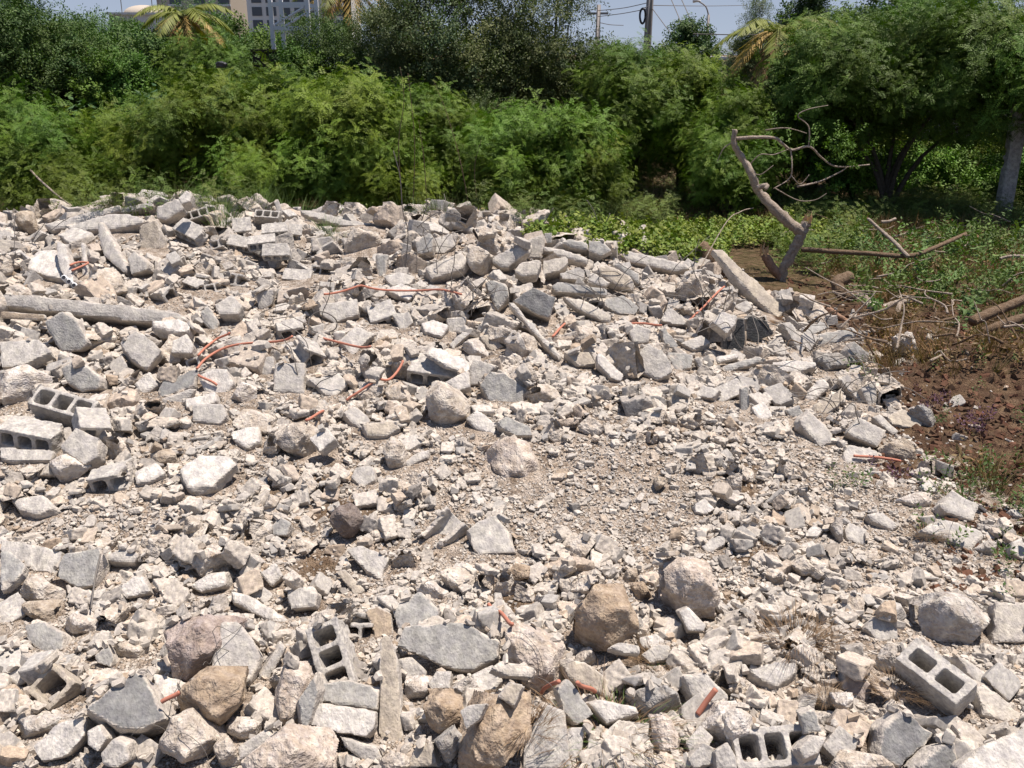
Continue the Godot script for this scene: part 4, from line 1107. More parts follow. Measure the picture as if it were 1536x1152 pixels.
func zone(px: float, py: float, x: float, d: float) -> float:     # usual size of the pieces there, metres
	var n := nz_soil.get_noise_2d(x * 8 + 300, d * 8)
	var far := sstep(560, 670, py + n * 60)
	var up := 0.18 if x < 3.4 else 0.09
	var s := 0.085
	var u := (px - 900) / 330
	var v := (py - 735) / 130
	var g := sstep(1.25, 0.35, sqrt(u * u + v * v) + n * 0.35)        # the crushed tongue in the middle
	s = lerpf(s, 0.05, g)
	s = lerpf(s, 0.07, sstep(1020, 1150, px) * sstep(1010, 930, py))
	s = lerpf(s, 0.10, sstep(850, 1000, py) * sstep(1150, 1000, px))
	s = lerpf(s, 0.115, sstep(980, 1080, py))
	return lerpf(up, s * (1.0 + 0.5 * n), far)

func earth(x: float, z: float) -> float:      # 1 where brown earth lies bare between the stones
	var s := proj(Vector3(x, terrain(x, z), z))
	var e := 0.0
	for b in [[470, 730, 75, 26], [520, 770, 60, 30], [480, 850, 45, 30], [405, 740, 55, 18], [780, 900, 60, 25], [1120, 705, 35, 14], [1110, 735, 36, 16],
			[1130, 835, 36, 18], [1200, 970, 60, 22], [1090, 900, 34, 14], [960, 980, 40, 20], [470, 905, 34, 24]]:
		var u: float = (s.x - b[0]) / b[2]
		var v: float = (s.y - b[1]) / b[3]
		e = maxf(e, 1.0 - (u * u + v * v))
	return clampf(e * 1.3 + nz_soil.get_noise_2d(x * 30, z * 30) * 0.8, 0, 1)

func pile_edge(d: float) -> float:            # x where the rubble ends and the soil begins
	return curve([3.3, 5.0, 6.1, 7.8, 8.9, 10.5, 12.2, 13.9], [3.8, 3.3, 3.2, 3.3, 3.45, 3.2, 1.9, -1.0], d)

func put_on(p: Vector3, s: float, sink: float, flatness: float) -> Transform3D:
	var n := Vector3(stack_at(p.x - 0.09, p.z) - stack_at(p.x + 0.09, p.z), 0.18, stack_at(p.x, p.z - 0.09) - stack_at(p.x, p.z + 0.09)).normalized()
	n = (n.lerp(Vector3.UP, 0.3) + rdir() * flatness).normalized()
	var f := Basis(Vector3.UP, rng.randf_range(0, TAU)) * Vector3.RIGHT
	var xx := (f - n * f.dot(n)).normalized()
	var b := Basis(xx, n, xx.cross(n))
	b = b.scaled_local(Vector3(s * rng.randf_range(0.85, 1.15), s * rng.randf_range(0.8, 1.15), s * rng.randf_range(0.85, 1.15)))
	return Transform3D(b, p + Vector3.UP * (s * sink))

func tint() -> Color:
	var r := rng.randf()
	var g := rng.randf_range(0.88, 1.12)
	if r < 0.60: return Color(1.0, 0.99, 0.975) * g
	if r < 0.82: return Color(0.86, 0.865, 0.875) * g
	if r < 0.93: return Color(0.96, 0.89, 0.82) * g
	if r < 0.97: return Color(0.80, 0.70, 0.60) * g
	return Color(0.56, 0.56, 0.57) * g

func head_of(l: String) -> String:         # the naming words of a label, without where it stands
	var out := []
	for w in l.split(" "):
		if w in ["lying", "on", "in", "at", "beside", "below", "behind", "above", "under", "with", "of", "leaning", "standing", "slanting", "left", "right", "propped", "resting", "crossed", "rising", "running", "set", "between", "by", "against", "beyond", "along", "across", "over", "to", "from", "near", "topping", "tilted", "perched", "sloping", "jammed", "crowned", "roofing", "tucked", "half", "upright", "pointing"] and out.size() > 1: break
		out.append(w)
	return " ".join(out)

func lay_loose() -> void:
	# big ones: things of their own
	var mats := []
	for c in [Color(1, 1, 1), Color(1, 0.97, 0.93), Color(0.9, 0.9, 0.9), Color(0.78, 0.78, 0.79), Color(0.95, 0.87, 0.8), Color(0.97, 0.97, 0.98)]:
		var m: StandardMaterial3D = M.concrete.duplicate()
		m.albedo_color = c.linear_to_srgb()
		mats.append(m)
	var kinds := [["chunk", "broken_concrete_chunk", "concrete chunk", "concrete chunk"], ["shard", "concrete_shard", "concrete shard", "concrete shard"],
		["frag", "block_fragment", "block fragment", "block fragment"], ["rock", "rubble_stone", "limestone stone", "stone"]]
	var places := [["lying on the sloping rubble pile", "on the slope"], ["lying in the flat rubble in front of the pile", "on the flat"]]
	var counts := [0, 0, 0, 0]
	rng.seed = 9001
	var tries := 0
	while tries < 9000:
		tries += 1
		var d := rng.randf_range(3.5, 13.9)
		var x := rng.randf_range(-0.60 * d - 1.0, 0.60 * d + 0.9)
		if x > pile_edge(d) + 0.1 or x < -9: continue
		if d > 12.7 and rng.randf() < 0.6: continue
		var p := Vector3(x, 0, -d)
		var g := terrain(x, -d)
		p.y = g
		var s := proj(p)
		var z := zone(s.x, s.y, x, d)
		var size := z * rng.randf_range(1.0, 1.9) if z > 0.1 else z * rng.randf_range(1.2, 1.8)
		if size < 0.11: continue
		var k: int = [0, 0, 0, 1, 1, 2, 2, 3][rng.randi() % 8]
		if d < 9.0 and k == 2: k = 1
		if counts[k] >= 298: continue
		p.y = (stack_at(x, -d) + stack_at(x - size * 0.25, -d) + stack_at(x + size * 0.25, -d) + stack_at(x, -d + size * 0.25)) / 4
		if p.y > g + (0.30 if d < 10.8 else 0.12): continue
		if p.y > g + 0.07 and rng.randf() < (0.96 if d < 8.0 else 0.4): continue
		var bad := hides(p + Vector3.UP * size * 0.45)
		for q in [Vector3(0.4, 0.2, 0), Vector3(-0.4, 0.2, 0), Vector3(0.25, 0.4, 0), Vector3(-0.25, 0.4, 0), Vector3(0, 0.15, 0.4)]:
			bad = bad or hides(p + q * size)
		if bad: continue
		if s.x > -150 and s.x < W + 150 and s.y > 250 and s.y < H + 120:
			pass
		elif rng.randf() < 0.55: continue
		var set: Array = shapes[kinds[k][0]]
		var t := put_on(p, size, 0.08, 0.5)
		var me: ArrayMesh = set[rng.randi() % set.size()]
		var at: Array = places[0] if d > 8.2 else places[1]
		var mi := rng.randi() % mats.size()
		var adj: String = ("big " if size > 0.24 else "small " if size < 0.15 else "") + ("rough" if k == 3 else ["pale", "cream", "light grey", "grey", "tan", "whitish"][mi])
		var near := ""
		var gap := 1e9
		for q in notable:
			var far: float = q[0].distance_to(p)
			if far < gap:
				gap = far; near = q[1]
		var lab: String = adj + " " + kinds[k][2] + (" beside the " if gap < 0.6 else " near the ")
		if (lab + near).split(" ").size() > 16: near = head_of(near)
		if gap > 2.0: lab = adj + " " + kinds[k][2] + " " + at[0]
		else: lab += near
		thing(kinds[k][1], me, M.stone if k == 3 else mats[mi], t, lab, kinds[k][3], kinds[k][3] + " pieces in the rubble")
		stamp(me, t, false, 2)
		counts[k] += 1
	print("loose ", counts)
	# the rest: nobody could count it
	var heap := Node3D.new()
	heap.name = "loose_rubble"
	add_child(heap)
	tag(heap, "fist-sized bits of broken concrete and limestone covering the ground", "rubble", "", "stuff")
	var ts := []
	var cs := []
	for i in 32:
		ts.append([]); cs.append([])
	for pas in 2:
		for q in (19500 if pas == 0 else 74000):
			var d := 3.4 + 10.4 * pow(rng.randf(), 1.15 if pas == 0 else 1.5)
			var x := rng.randf_range(-0.60 * d - 1.0, 0.60 * d + 1.0)
			var over := x - pile_edge(d)
			if over > 0 and rng.randf() > 0.25 * exp(-over * 4): continue
			if d > 12.6 and rng.randf() < 0.4: continue
			var p := Vector3(x, terrain(x, -d), -d)
			var s := proj(p)
			var z := zone(s.x, s.y, x, d)
			var size: float
			if pas == 0:
				size = clampf(z * lerpf(0.4, 1.75, pow(rng.randf(), 2.0)), 0.03, 0.15)
			else:
				size = clampf(z * lerpf(0.2, 0.75, pow(rng.randf(), 1.6)), 0.016, 0.055)
			var e := earth(x, -d)
			if e > 0.45 and rng.randf() < e * 0.85: continue
			var top := stack_at(x, -d)
			var up := top - p.y
			if up > 0.05 and rng.randf() < (0.9 if d < 10.8 else 1.0): continue
			if pas == 0 and (hides(Vector3(x - size * 0.4, top + size * 0.3, -d)) or hides(Vector3(x + size * 0.4, top + size * 0.3, -d))): continue
			if hides(Vector3(x, top + size * 0.3, -d)): continue
			p.y = top
			var k := rng.randi() % 10 if pas == 1 or size < 0.035 else 16 + rng.randi() % 15
			var t := put_on(p, size, 0.1, 0.45)
			ts[k].append(t)
			cs[k].append(tint())
			if pas == 0:
				var i := int((x - SX0) / SN)
				var j := int((-d - SZ0) / SN)
				if i >= 0 and j >= 0 and i < SNX and j < SNZ:
					stack[j * SNX + i] = maxf(stack[j * SNX + i], top + size * 0.2)
	# grit close by
	for q in 60000:
		var d := 3.4 + 6.2 * pow(rng.randf(), 1.3)
		var x := rng.randf_range(-0.60 * d - 0.3, 0.60 * d + 0.2)
		var over := x - pile_edge(d)
		if over > 0 and rng.randf() > 0.2 * exp(-over * 3): continue
		var g := terrain(x, -d)
		var top := stack_at(x, -d)
		if top > g + 0.05 and rng.randf() < 0.9: continue
		if earth(x, -d) > 0.6 and rng.randf() < 0.6: continue
		var size := rng.randf_range(0.008, 0.022)
		var k := 10 + rng.randi() % 5
		ts[k].append(put_on(Vector3(x, g, -d), size, 0.1, 0.6))
		cs[k].append(tint())
	var total := 0
	for k in 31:
		if ts[k].size() == 0: continue
		total += ts[k].size()
		var me: ArrayMesh = shapes.small[k] if k < 10 else (shapes.grit[k - 10] if k < 15 else (shapes.chunk[k - 16] if k < 25 else shapes.shard[k - 25]))
		var o := many(heap, "grit" if k >= 10 and k < 15 else "rubble_bits", me, M.bits, ts[k], cs[k])
		o.set_meta("kind", "stuff")
	print("bits ", total)

# ---------------------------------------------------------------- leaves
func leaf(st: SurfaceTool, p: Vector3, dir: Vector3, side: Vector3, l: float, w: float, c: Color, fold := 0.0) -> void:
	var m := p + dir * l * 0.45
	var nrm := dir.cross(side)
	var a := m + side * w * 0.5 + nrm * fold * w
	var b := m - side * w * 0.5 + nrm * fold * w
	var e := p + dir * l
	tri(st, p, a, e, c)
	tri(st, p, e, b, c)

func perp(d: Vector3) -> Vector3:
	var s := d.cross(Vector3.UP)
	if s.length() < 0.15: s = d.cross(Vector3.RIGHT)
	return s.normalized()

func spray_feather(sd: int) -> ArrayMesh:        # a twig with ferny, doubly divided leaves
	rng.seed = sd
	var st := newst()
	var p := Vector3.ZERO
	var dir := Vector3.UP
	for i in 13:
		var q := p + dir * 0.04
		var out := (perp(dir).rotated(dir, i * 2.4 + rng.randf_range(-0.4, 0.4)) * 0.9 + dir * 0.5).normalized()
		var tone := rng.randf_range(0.8, 1.2)
		var rp := q
		var rd := out
		for k in 9:
			rd = (rd + Vector3(0, -0.07, 0)).normalized()
			rp += rd * 0.019
			var s := perp(rd).rotated(rd, rng.randf_range(-0.3, 0.3))
			for g in [-1.0, 1.0]:
				var ld: Vector3 = (s * g + rd * 0.35 + Vector3(0, rng.randf_range(-0.15, 0.15), 0)).normalized()
				leaf(st, rp, ld, rd, 0.050 * (1.0 - 0.06 * k) * rng.randf_range(0.85, 1.15), 0.0135, Color(1, 1, 1) * tone * rng.randf_range(0.85, 1.15))
		dir = (dir + rdir() * 0.14).normalized()
		p = q
	return done(st)

func spray_broad(sd: int, n: int, l: float, w: float, length: float, droop: float) -> ArrayMesh:
	rng.seed = sd
	var st := newst()
	var p := Vector3.ZERO
	var dir := Vector3.UP
	for i in n:
		p += dir * length / n
		dir = (dir + rdir() * 0.16).normalized()
		var out := (perp(dir).rotated(dir, i * 2.4 + rng.randf_range(-0.5, 0.5)) + dir * rng.randf_range(0.1, 0.7) + Vector3.DOWN * droop * rng.randf()).normalized()
		var s := perp(out).rotated(out, rng.randf_range(-0.6, 0.6))
		leaf(st, p + out * 0.02, out, s, l * rng.randf_range(0.7, 1.2), w * rng.randf_range(0.8, 1.2), Color(1, 1, 1) * rng.randf_range(0.75, 1.25), 0.12)
	return done(st)

func grass_mesh(sd: int, n: int, h: float, spread: float, lean: float, w: float) -> ArrayMesh:
	rng.seed = sd
	var st := newst()
	for i in n:
		var a := rng.randf_range(0, TAU)
		var p := Vector3(cos(a), 0, sin(a)) * spread * sqrt(rng.randf())
		var d := (Vector3.UP + Vector3(cos(a), 0, sin(a)) * lean * rng.randf_range(0.2, 1.2) + rdir() * 0.2).normalized()
		var l := h * rng.randf_range(0.5, 1.1)
		var s := Vector3(-sin(a), 0, cos(a)).rotated(Vector3.UP, rng.randf_range(-1, 1))
		var c := Color(1, 1, 1) * rng.randf_range(0.7, 1.3)
		var ww := w
		for k in 3:
			var q := p + d * l / 3
			var w2 := ww * 0.6 if k < 2 else 0.0003
			tri(st, p - s * ww, p + s * ww, q + s * w2, c)
			tri(st, p - s * ww, q + s * w2, q - s * w2, c)
			p = q; ww = w2
			d = (d + Vector3(cos(a), -0.35, sin(a)) * 0.35 * lean).normalized()
	return done(st)

var sprays := {}
func make_sprays() -> void:
	sprays.feather = [spray_feather(501), spray_feather(502), spray_feather(503)]
	sprays.broad = [spray_broad(511, 22, 0.10, 0.048, 0.5, 0.5), spray_broad(512, 24, 0.09, 0.045, 0.5, 0.8)]
	sprays.small = [spray_broad(521, 46, 0.05, 0.022, 0.55, 0.3), spray_broad(522, 46, 0.05, 0.022, 0.6, 0.4)]
	sprays.big = [spray_broad(531, 14, 0.19, 0.075, 0.4, 1.0), spray_broad(532, 14, 0.17, 0.07, 0.45, 0.8)]

# a rounded clump of sprays, radius 0.5, one mesh
func clump(kind: String, n: int, sd: int) -> ArrayMesh:
	rng.seed = sd
	var set: Array = sprays[kind]
	var vs := PackedVector3Array()
	var nn := PackedVector3Array()
	var cc := PackedColorArray()
	for i in n:
		var q := rdir()
		if q.y < -0.2 and rng.randf() < 0.55: q.y = -q.y
		var up := (q * 0.7 + Vector3.UP * 0.55 + rdir() * 0.5).normalized()
		var b := Basis(perp(up).rotated(up, rng.randf_range(0, TAU)), up, Vector3.ZERO)
		b.z = b.x.cross(b.y)
		var t := Transform3D(b * Basis.from_scale(Vector3.ONE * rng.randf_range(0.75, 1.25)), q * 0.5 * pow(rng.randf(), 0.4) * Vector3(1, 0.85, 1) - up * 0.2)
		var a: Array = set[i % set.size()].surface_get_arrays(0)
		var v: PackedVector3Array = t * a[Mesh.ARRAY_VERTEX]
		var m: PackedVector3Array = Transform3D(b, Vector3.ZERO) * a[Mesh.ARRAY_NORMAL]
		var c: PackedColorArray = a[Mesh.ARRAY_COLOR]
		var g := rng.randf_range(0.82, 1.18)
		var w := rng.randf_range(-0.1, 0.1)
		for k in c.size(): c[k] = Color(c[k].r * g * (1 + w), c[k].g * g, c[k].b * g * (1 - w))
		vs.append_array(v); nn.append_array(m); cc.append_array(c)
	var arr := []
	arr.resize(Mesh.ARRAY_MAX)
	arr[Mesh.ARRAY_VERTEX] = vs; arr[Mesh.ARRAY_NORMAL] = nn; arr[Mesh.ARRAY_COLOR] = cc
	var me := ArrayMesh.new()
	me.add_surface_from_arrays(Mesh.PRIMITIVE_TRIANGLES, arr)
	return me

var clumps := {}
func make_clumps() -> void:
	for k in [["feather", 36], ["broad", 34], ["small", 42], ["big", 26]]:
		clumps[k[0]] = []
		for i in (5 if k[0] == "feather" else 3):
			clumps[k[0]].append(clump(k[0], k[1], 900 + i))

# a shrub or tree given by where its top shows, its width in pixels and its distance
func plant(called: String, px: float, top: float, wide: float, d: float, kind: String, col: Color, label: String, low := 0.0, dense := 1.0, group := "", depth := 0.8) -> Node3D:
	rng.seed = int(px * 7 + top * 13 + d * 101) + 4000
	var foot := at_z(px, 300, d)
	foot.y = terrain(foot.x, foot.z)
	var tp := at_z(px, top, d)
	var hgt := tp.y - foot.y
	var zc := -(cam_b.inverse() * (tp - cam_p)).z
	var rx := wide / 2 * zc / focal
	var root := base(called, foot, label, "tree" if "tree" in called else "shrub", group)
	var bottom := low * hgt
	var ch := hgt - bottom
	var lr := clampf(minf(rx, ch) * 0.36, 0.34, 0.62) if d < 28 else clampf(minf(rx, ch) * 0.33, 0.5, 0.9)
	var vol := rx * rx * depth * ch
	var n_l := clampi(int(dense * vol / (lr * lr * lr) * 0.85), 10, 130)
	var lobes := []
	for i in n_l:
		var q := rdir()
		var r := pow(rng.randf(), 0.30)
		if q.z < -0.3: q.z *= 0.5
		lobes.append(Vector3(q.x * r * (rx - lr * 0.55), bottom + ch * 0.5 + q.y * r * (ch * 0.5 - lr * 0.5), q.z * r * (rx * depth - lr * 0.4)))
	var st := newst(true)
	for i in mini(n_l, 7):
		var l: Vector3 = lobes[i]
		var m := Vector3(l.x * 0.3, l.y * 0.5, l.z * 0.3) + rdir() * 0.1
		tube(st, catmull([Vector3(rdir().x * 0.08, -0.05, rdir().z * 0.08), m, l], 4), 0.02 + 0.012 * hgt, 0.008, 6)
	st.generate_normals()
	var trunk := part(root, "trunk", st.commit(), M.bark_dull)
	var set: Array = clumps[kind]
	var ts := []
	var cs := []
	for v in set.size():
		ts.append([]); cs.append([])
	for l in lobes:
		if l.y < lr * 0.5: l.y = lr * 0.5
		var t := rng.randf_range(0.8, 1.2)
		var warm := rng.randf_range(-0.16, 0.12)
		var v := rng.randi() % set.size()
		var k := lr / 0.5 * rng.randf_range(0.8, 1.25)
		ts[v].append(Transform3D(Basis(Vector3.UP, rng.randf_range(0, TAU)) * Basis.from_scale(Vector3(k, k * rng.randf_range(0.8, 1.1), k)), l))
		cs[v].append(Color(col.r * t * (1 + warm), col.g * t, col.b * t * (1 - warm)))
	for v in set.size():
		if ts[v].size() == 0: continue
		n_sprays += ts[v].size()
		var o := many(root, "crown", set[v], M.leaf, ts[v], cs[v])
		o.set_meta("kind", "stuff")
	return root

const G_FERN := Color(0.14, 0.208, 0.018)
const G_FERN2 := Color(0.094, 0.165, 0.018)
const G_DARK := Color(0.06, 0.105, 0.024)
const G_OLIVE := Color(0.088, 0.112, 0.04)
const G_BRIGHT := Color(0.13, 0.24, 0.03)

var n_sprays := 0
func make_scenery() -> void:
	var bd: StandardMaterial3D = M.bark.duplicate()
	bd.albedo_color = Color(0.10, 0.085, 0.065).linear_to_srgb()
	bd.vertex_color_use_as_albedo = false
	M.bark_dull = bd
	make_sprays()
	make_clumps()
	var g := "feathery green shrubs along the back of the lot"
	# front row of feathery shrubs, left to right
	for a in [[-60, 170, 260, 17.5, "feathery shrub past the left end of the pile"], [60, 150, 230, 17.0, "feathery shrub with yellowing twigs behind the tie beam"], [185, 165, 190, 17.8, "feathery shrub behind the long crest beam"],
			[300, 125, 230, 17.2, "tall feathery shrub behind the upright crest slab"], [425, 108, 220, 18.2, "rounded feathery shrub behind the tumbled blocks"], [545, 118, 240, 17.0, "broad bright feathery shrub behind the crest bar"],
			[650, 135, 190, 17.8, "feathery shrub threaded by bare twigs"], [800, 158, 220, 16.6, "dense rounded feathery shrub behind the pile centre"], [870, 205, 150, 16.8, "low feathery shrub beside the dense rounded one"],
			[935, 58, 210, 19.5, "tall light-green feathery shrub below the utility pole"], [1020, 85, 190, 19.8, "feathery shrub below the street lamp"], [1100, 120, 170, 18.6, "olive feathery shrub behind the broken tree"],
			[1090, 190, 130, 17.5, "low feathery shrub left of the broken tree"], [720, 175, 150, 18.4, "thin feathery shrub in the gap of the thicket"], [110, 225, 210, 16.2, "low feathery shrub behind the left crest"], [410, 215, 200, 16.3, "low feathery shrub behind the tall grass"],
			[590, 220, 180, 16.2, "low feathery shrub behind the crest bar"]]:
		rng.seed = int(a[0]) + 77
		var col: Color = G_FERN.lerp(G_FERN2, rng.randf()) * rng.randf_range(0.82, 1.2)
		plant("feathery_shrub", a[0], a[1], a[2], a[3], "feather", col, a[4], 0.02, 1.0, g)
	# dark trees on the right
	plant("spreading_tree", 1330, 8, 380, 18.5, "feather", G_FERN2 * 0.85, "spreading dark green tree shading the right of the lot", 0.24, 1.1, "", 0.7)
	plant("spreading_tree", 1570, 25, 330, 17.3, "feather", G_FERN2, "green tree hanging over the leaning concrete post", 0.30, 1.0, "", 0.7)
	plant("spreading_tree", 1215, 20, 210, 20.5, "feather", G_FERN2, "feathery tree behind the broken tree", 0.1, 1.0)
	plant("spreading_tree", 1420, -30, 300, 23, "small", G_DARK, "dark tree rising behind the spreading tree", 0.15, 1.0)
	plant("spreading_tree", 1640, -40, 340, 20, "small", G_DARK, "dark tree beyond the right edge", 0.15, 1.0)
	plant("leafy_shrub", 1280, 215, 160, 19.5, "broad", G_BRIGHT, "broad-leaved shrub in the shade of the spreading tree", 0.0, 0.9)
	plant("leafy_shrub", 1420, 225, 200, 20.0, "broad", G_BRIGHT, "undergrowth shrub below the spreading tree", 0.0, 0.9)
	plant("leafy_shrub", 1545, 230, 130, 19.0, "broad", G_BRIGHT, "undergrowth shrub behind the leaning post", 0.0, 0.9)
	for a in [[175, 22, 150, 26.0, "small"], [235, 30, 150, 25.0, "broad"], [320, 4, 150, 27.0, "small"], [365, 22, 130, 28.5, "broad"], [215, 14, 90, 27.5, "small"], [480, 22, 110, 28.0, "small"], [100, 10, 160, 26.0, "small"]]:
		plant("thicket_tree", a[0], a[1], a[2], a[3], a[4], G_DARK * 1.5, "mid-green tree in front of the far buildings", 0.1, 1.3, "trees in front of the far buildings")
	for a in [[1250, 190, 150, 22.0], [1350, 170, 200, 22.5], [1470, 180, 200, 22.0], [1180, 200, 140, 21.5], [1580, 170, 180, 21.5]]:
		plant("leafy_shrub", a[0], a[1], a[2], a[3], "small", G_FERN, "dense small-leaved shrub under the spreading trees", 0.0, 1.2, "small-leaved shrubs under the spreading trees")
	# second row
	plant("dark_tree", 30, -40, 300, 22, "small", G_DARK * 1.2, "dark small-leaved tree at the far left", 0.1, 1.2)
	plant("dark_tree", 110, 22, 190, 22.5, "small", G_DARK * 1.4, "dark tree left of the domed roof", 0.1, 1.2)
	plant("leafy_tree", 245, 42, 150, 22.8, "broad", G_DARK * 1.5, "leafy tree below the beige building", 0.1, 1.1)
	plant("dark_tree", 165, 38, 200, 23, "small", G_DARK * 1.3, "rounded dark tree beside the domed roof", 0.1, 1.2)
	plant("leafy_tree", 205, 75, 140, 21.5, "broad", G_BRIGHT * 0.75, "bright broad-leaved tree below the domed roof", 0.1, 1.0)
	plant("leafy_shrub", 235, 130, 210, 18.6, "big", Color(0.055, 0.11, 0.035), "large-leaved shrub with glossy leaves among the feathery ones", 0.3, 0.6)
	plant("leafy_tree", 330, 55, 170, 22, "feather", G_FERN2, "green tree below the white lattice frame", 0.1, 1.0)
	plant("leafy_tree", 465, 62, 150, 22.5, "broad", G_BRIGHT * 0.6, "leafy tree growing in front of the lattice frame", 0.1, 1.0)
	plant("dark_tree", 525, 25, 170, 23.5, "small", G_DARK * 1.1, "dark tree behind the broad bright shrub", 0.1, 1.2)
	plant("olive_tree", 700, -90, 330, 22, "small", G_OLIVE * 1.1, "tall grey-green tree with fine branches in the middle", 0.12, 0.85)
	plant("olive_tree", 820, -50, 200, 22.6, "small", G_OLIVE, "grey-green tree leaning towards the utility pole", 0.12, 0.8)
	plant("olive_tree", 610, -20, 170, 22.8, "small", G_OLIVE * 1.25, "pale grey-green tree beside the palm", 0.12, 0.8)
	plant("dark_tree", 745, 110, 120, 19.8, "small", G_OLIVE * 1.2, "scrubby shrub tree in the middle of the thicket", 0.05, 0.8)
	# far trees under the sky gap
	plant("far_tree", 925, 45, 90, 42, "broad", G_DARK * 1.6, "far tree left of the utility pole", 0.1, 0.8)
	plant("far_tree", 1020, 35, 100, 36, "broad", G_DARK * 1.1, "dark far tree between the pole and the street lamp", 0.1, 1.2)
	plant("far_tree", 1095, 40, 60, 46, "broad", G_OLIVE * 1.3, "far tree beside the street lamp", 0.1, 0.9)
	plant("far_tree", 1115, 5, 80, 40, "small", G_OLIVE * 1.2, "far grey-green tree behind the palm", 0.1, 1.2)
	plant("far_tree", 1190, -30, 110, 34, "broad", G_DARK, "far dark tree right of the palm", 0.1, 1.0)
	plant("far_tree", 1300, -25, 170, 32, "broad", G_DARK * 1.2, "far tree above the spreading tree", 0.1, 1.0)
	plant("far_tree", -80, 20, 160, 30, "broad", G_DARK * 1.3, "far tree beyond the left edge", 0.1, 1.0)
	plant("far_tree", 420, 40, 130, 34, "broad", G_FERN2, "far tree under the lattice frame", 0.1, 1.0)
	for i in 7:
		plant("far_tree", 560 + i * 75, 70 + (i % 3) * 12, 120, 30 + i % 2 * 3, "broad", G_DARK, "far dark tree showing through the thicket", 0.0, 0.9, "far trees behind the thicket")
	# palms
	palm(276, 22, 23.5, 1.05, "coconut palm with yellowed fronds beside the beige building", 31)
	palm(1168, 46, 20.0, 1.15, "coconut palm with drooping brown fronds by the street lamp", 32)
	palm(520, -25, 32, 1.7, "coconut palm by the lattice frame", 33)
	print("sprays ", n_sprays)
	buildings()

func palm(px: float, py: float, d: float, r: float, label: String, sd: int) -> void:
	rng.seed = sd
	var hub := at_z(px, py, d)
	var foot := Vector3(hub.x, terrain(hub.x, hub.z), hub.z)
	var root := base("palm_tree", foot, label, "palm")
	var st := newst(true)
	tube(st, catmull([Vector3(0.1, -0.1, 0), Vector3(-0.05, (hub.y - foot.y) * 0.5, 0), hub - foot], 6), 0.17, 0.12, 9, 0.1)
	part(root, "trunk", done(st), M.bark_dull)
	var n := 15
	for i in n:
		var s := newst()
		var a := i * 2.4
		var rise := 0.9 - 1.5 * i / n
		var dir := Vector3(cos(a), rise, sin(a)).normalized()
		var p := Vector3.ZERO
		var old := i > n * 0.45
		var col := Color(0.17, 0.19, 0.045) if not old else Color(0.34, 0.235, 0.075)
		if i > n * 0.8: col = Color(0.27, 0.16, 0.075)
		for k in 22:
			var q := p + dir * r * 1.25 / 22
			var side := dir.cross(Vector3.UP).normalized()
			tri(s, p - side * 0.012, p + side * 0.012, q, col)
			var ll := r * 0.36 * sin(PI * (0.12 + 0.86 * k / 22.0))
			for g in [-1.0, 1.0]:
				var ld: Vector3 = (side * g * 0.8 + dir * 0.55 + Vector3.DOWN * rng.randf_range(0.25, 0.75)).normalized()
				leaf(s, q, ld, dir, ll, 0.045, col * rng.randf_range(0.75, 1.25))
				leaf(s, (p + q) / 2, ld.rotated(Vector3.UP, 0.06), dir, ll, 0.045, col * rng.randf_range(0.75, 1.25))
			dir = (dir + Vector3.DOWN * 0.075).normalized()
			p = q
		part(root, "frond", done(s), M.leaf, Transform3D(Basis(), hub - foot))

func slab_box(parent: Node, called: String, m: Material, a: Vector3, b: Vector3) -> MeshInstance3D:
	var st := newst()
	boxm(st, (a + b) / 2, (b - a).abs() / 2)
	return part(parent, called, done(st), m)

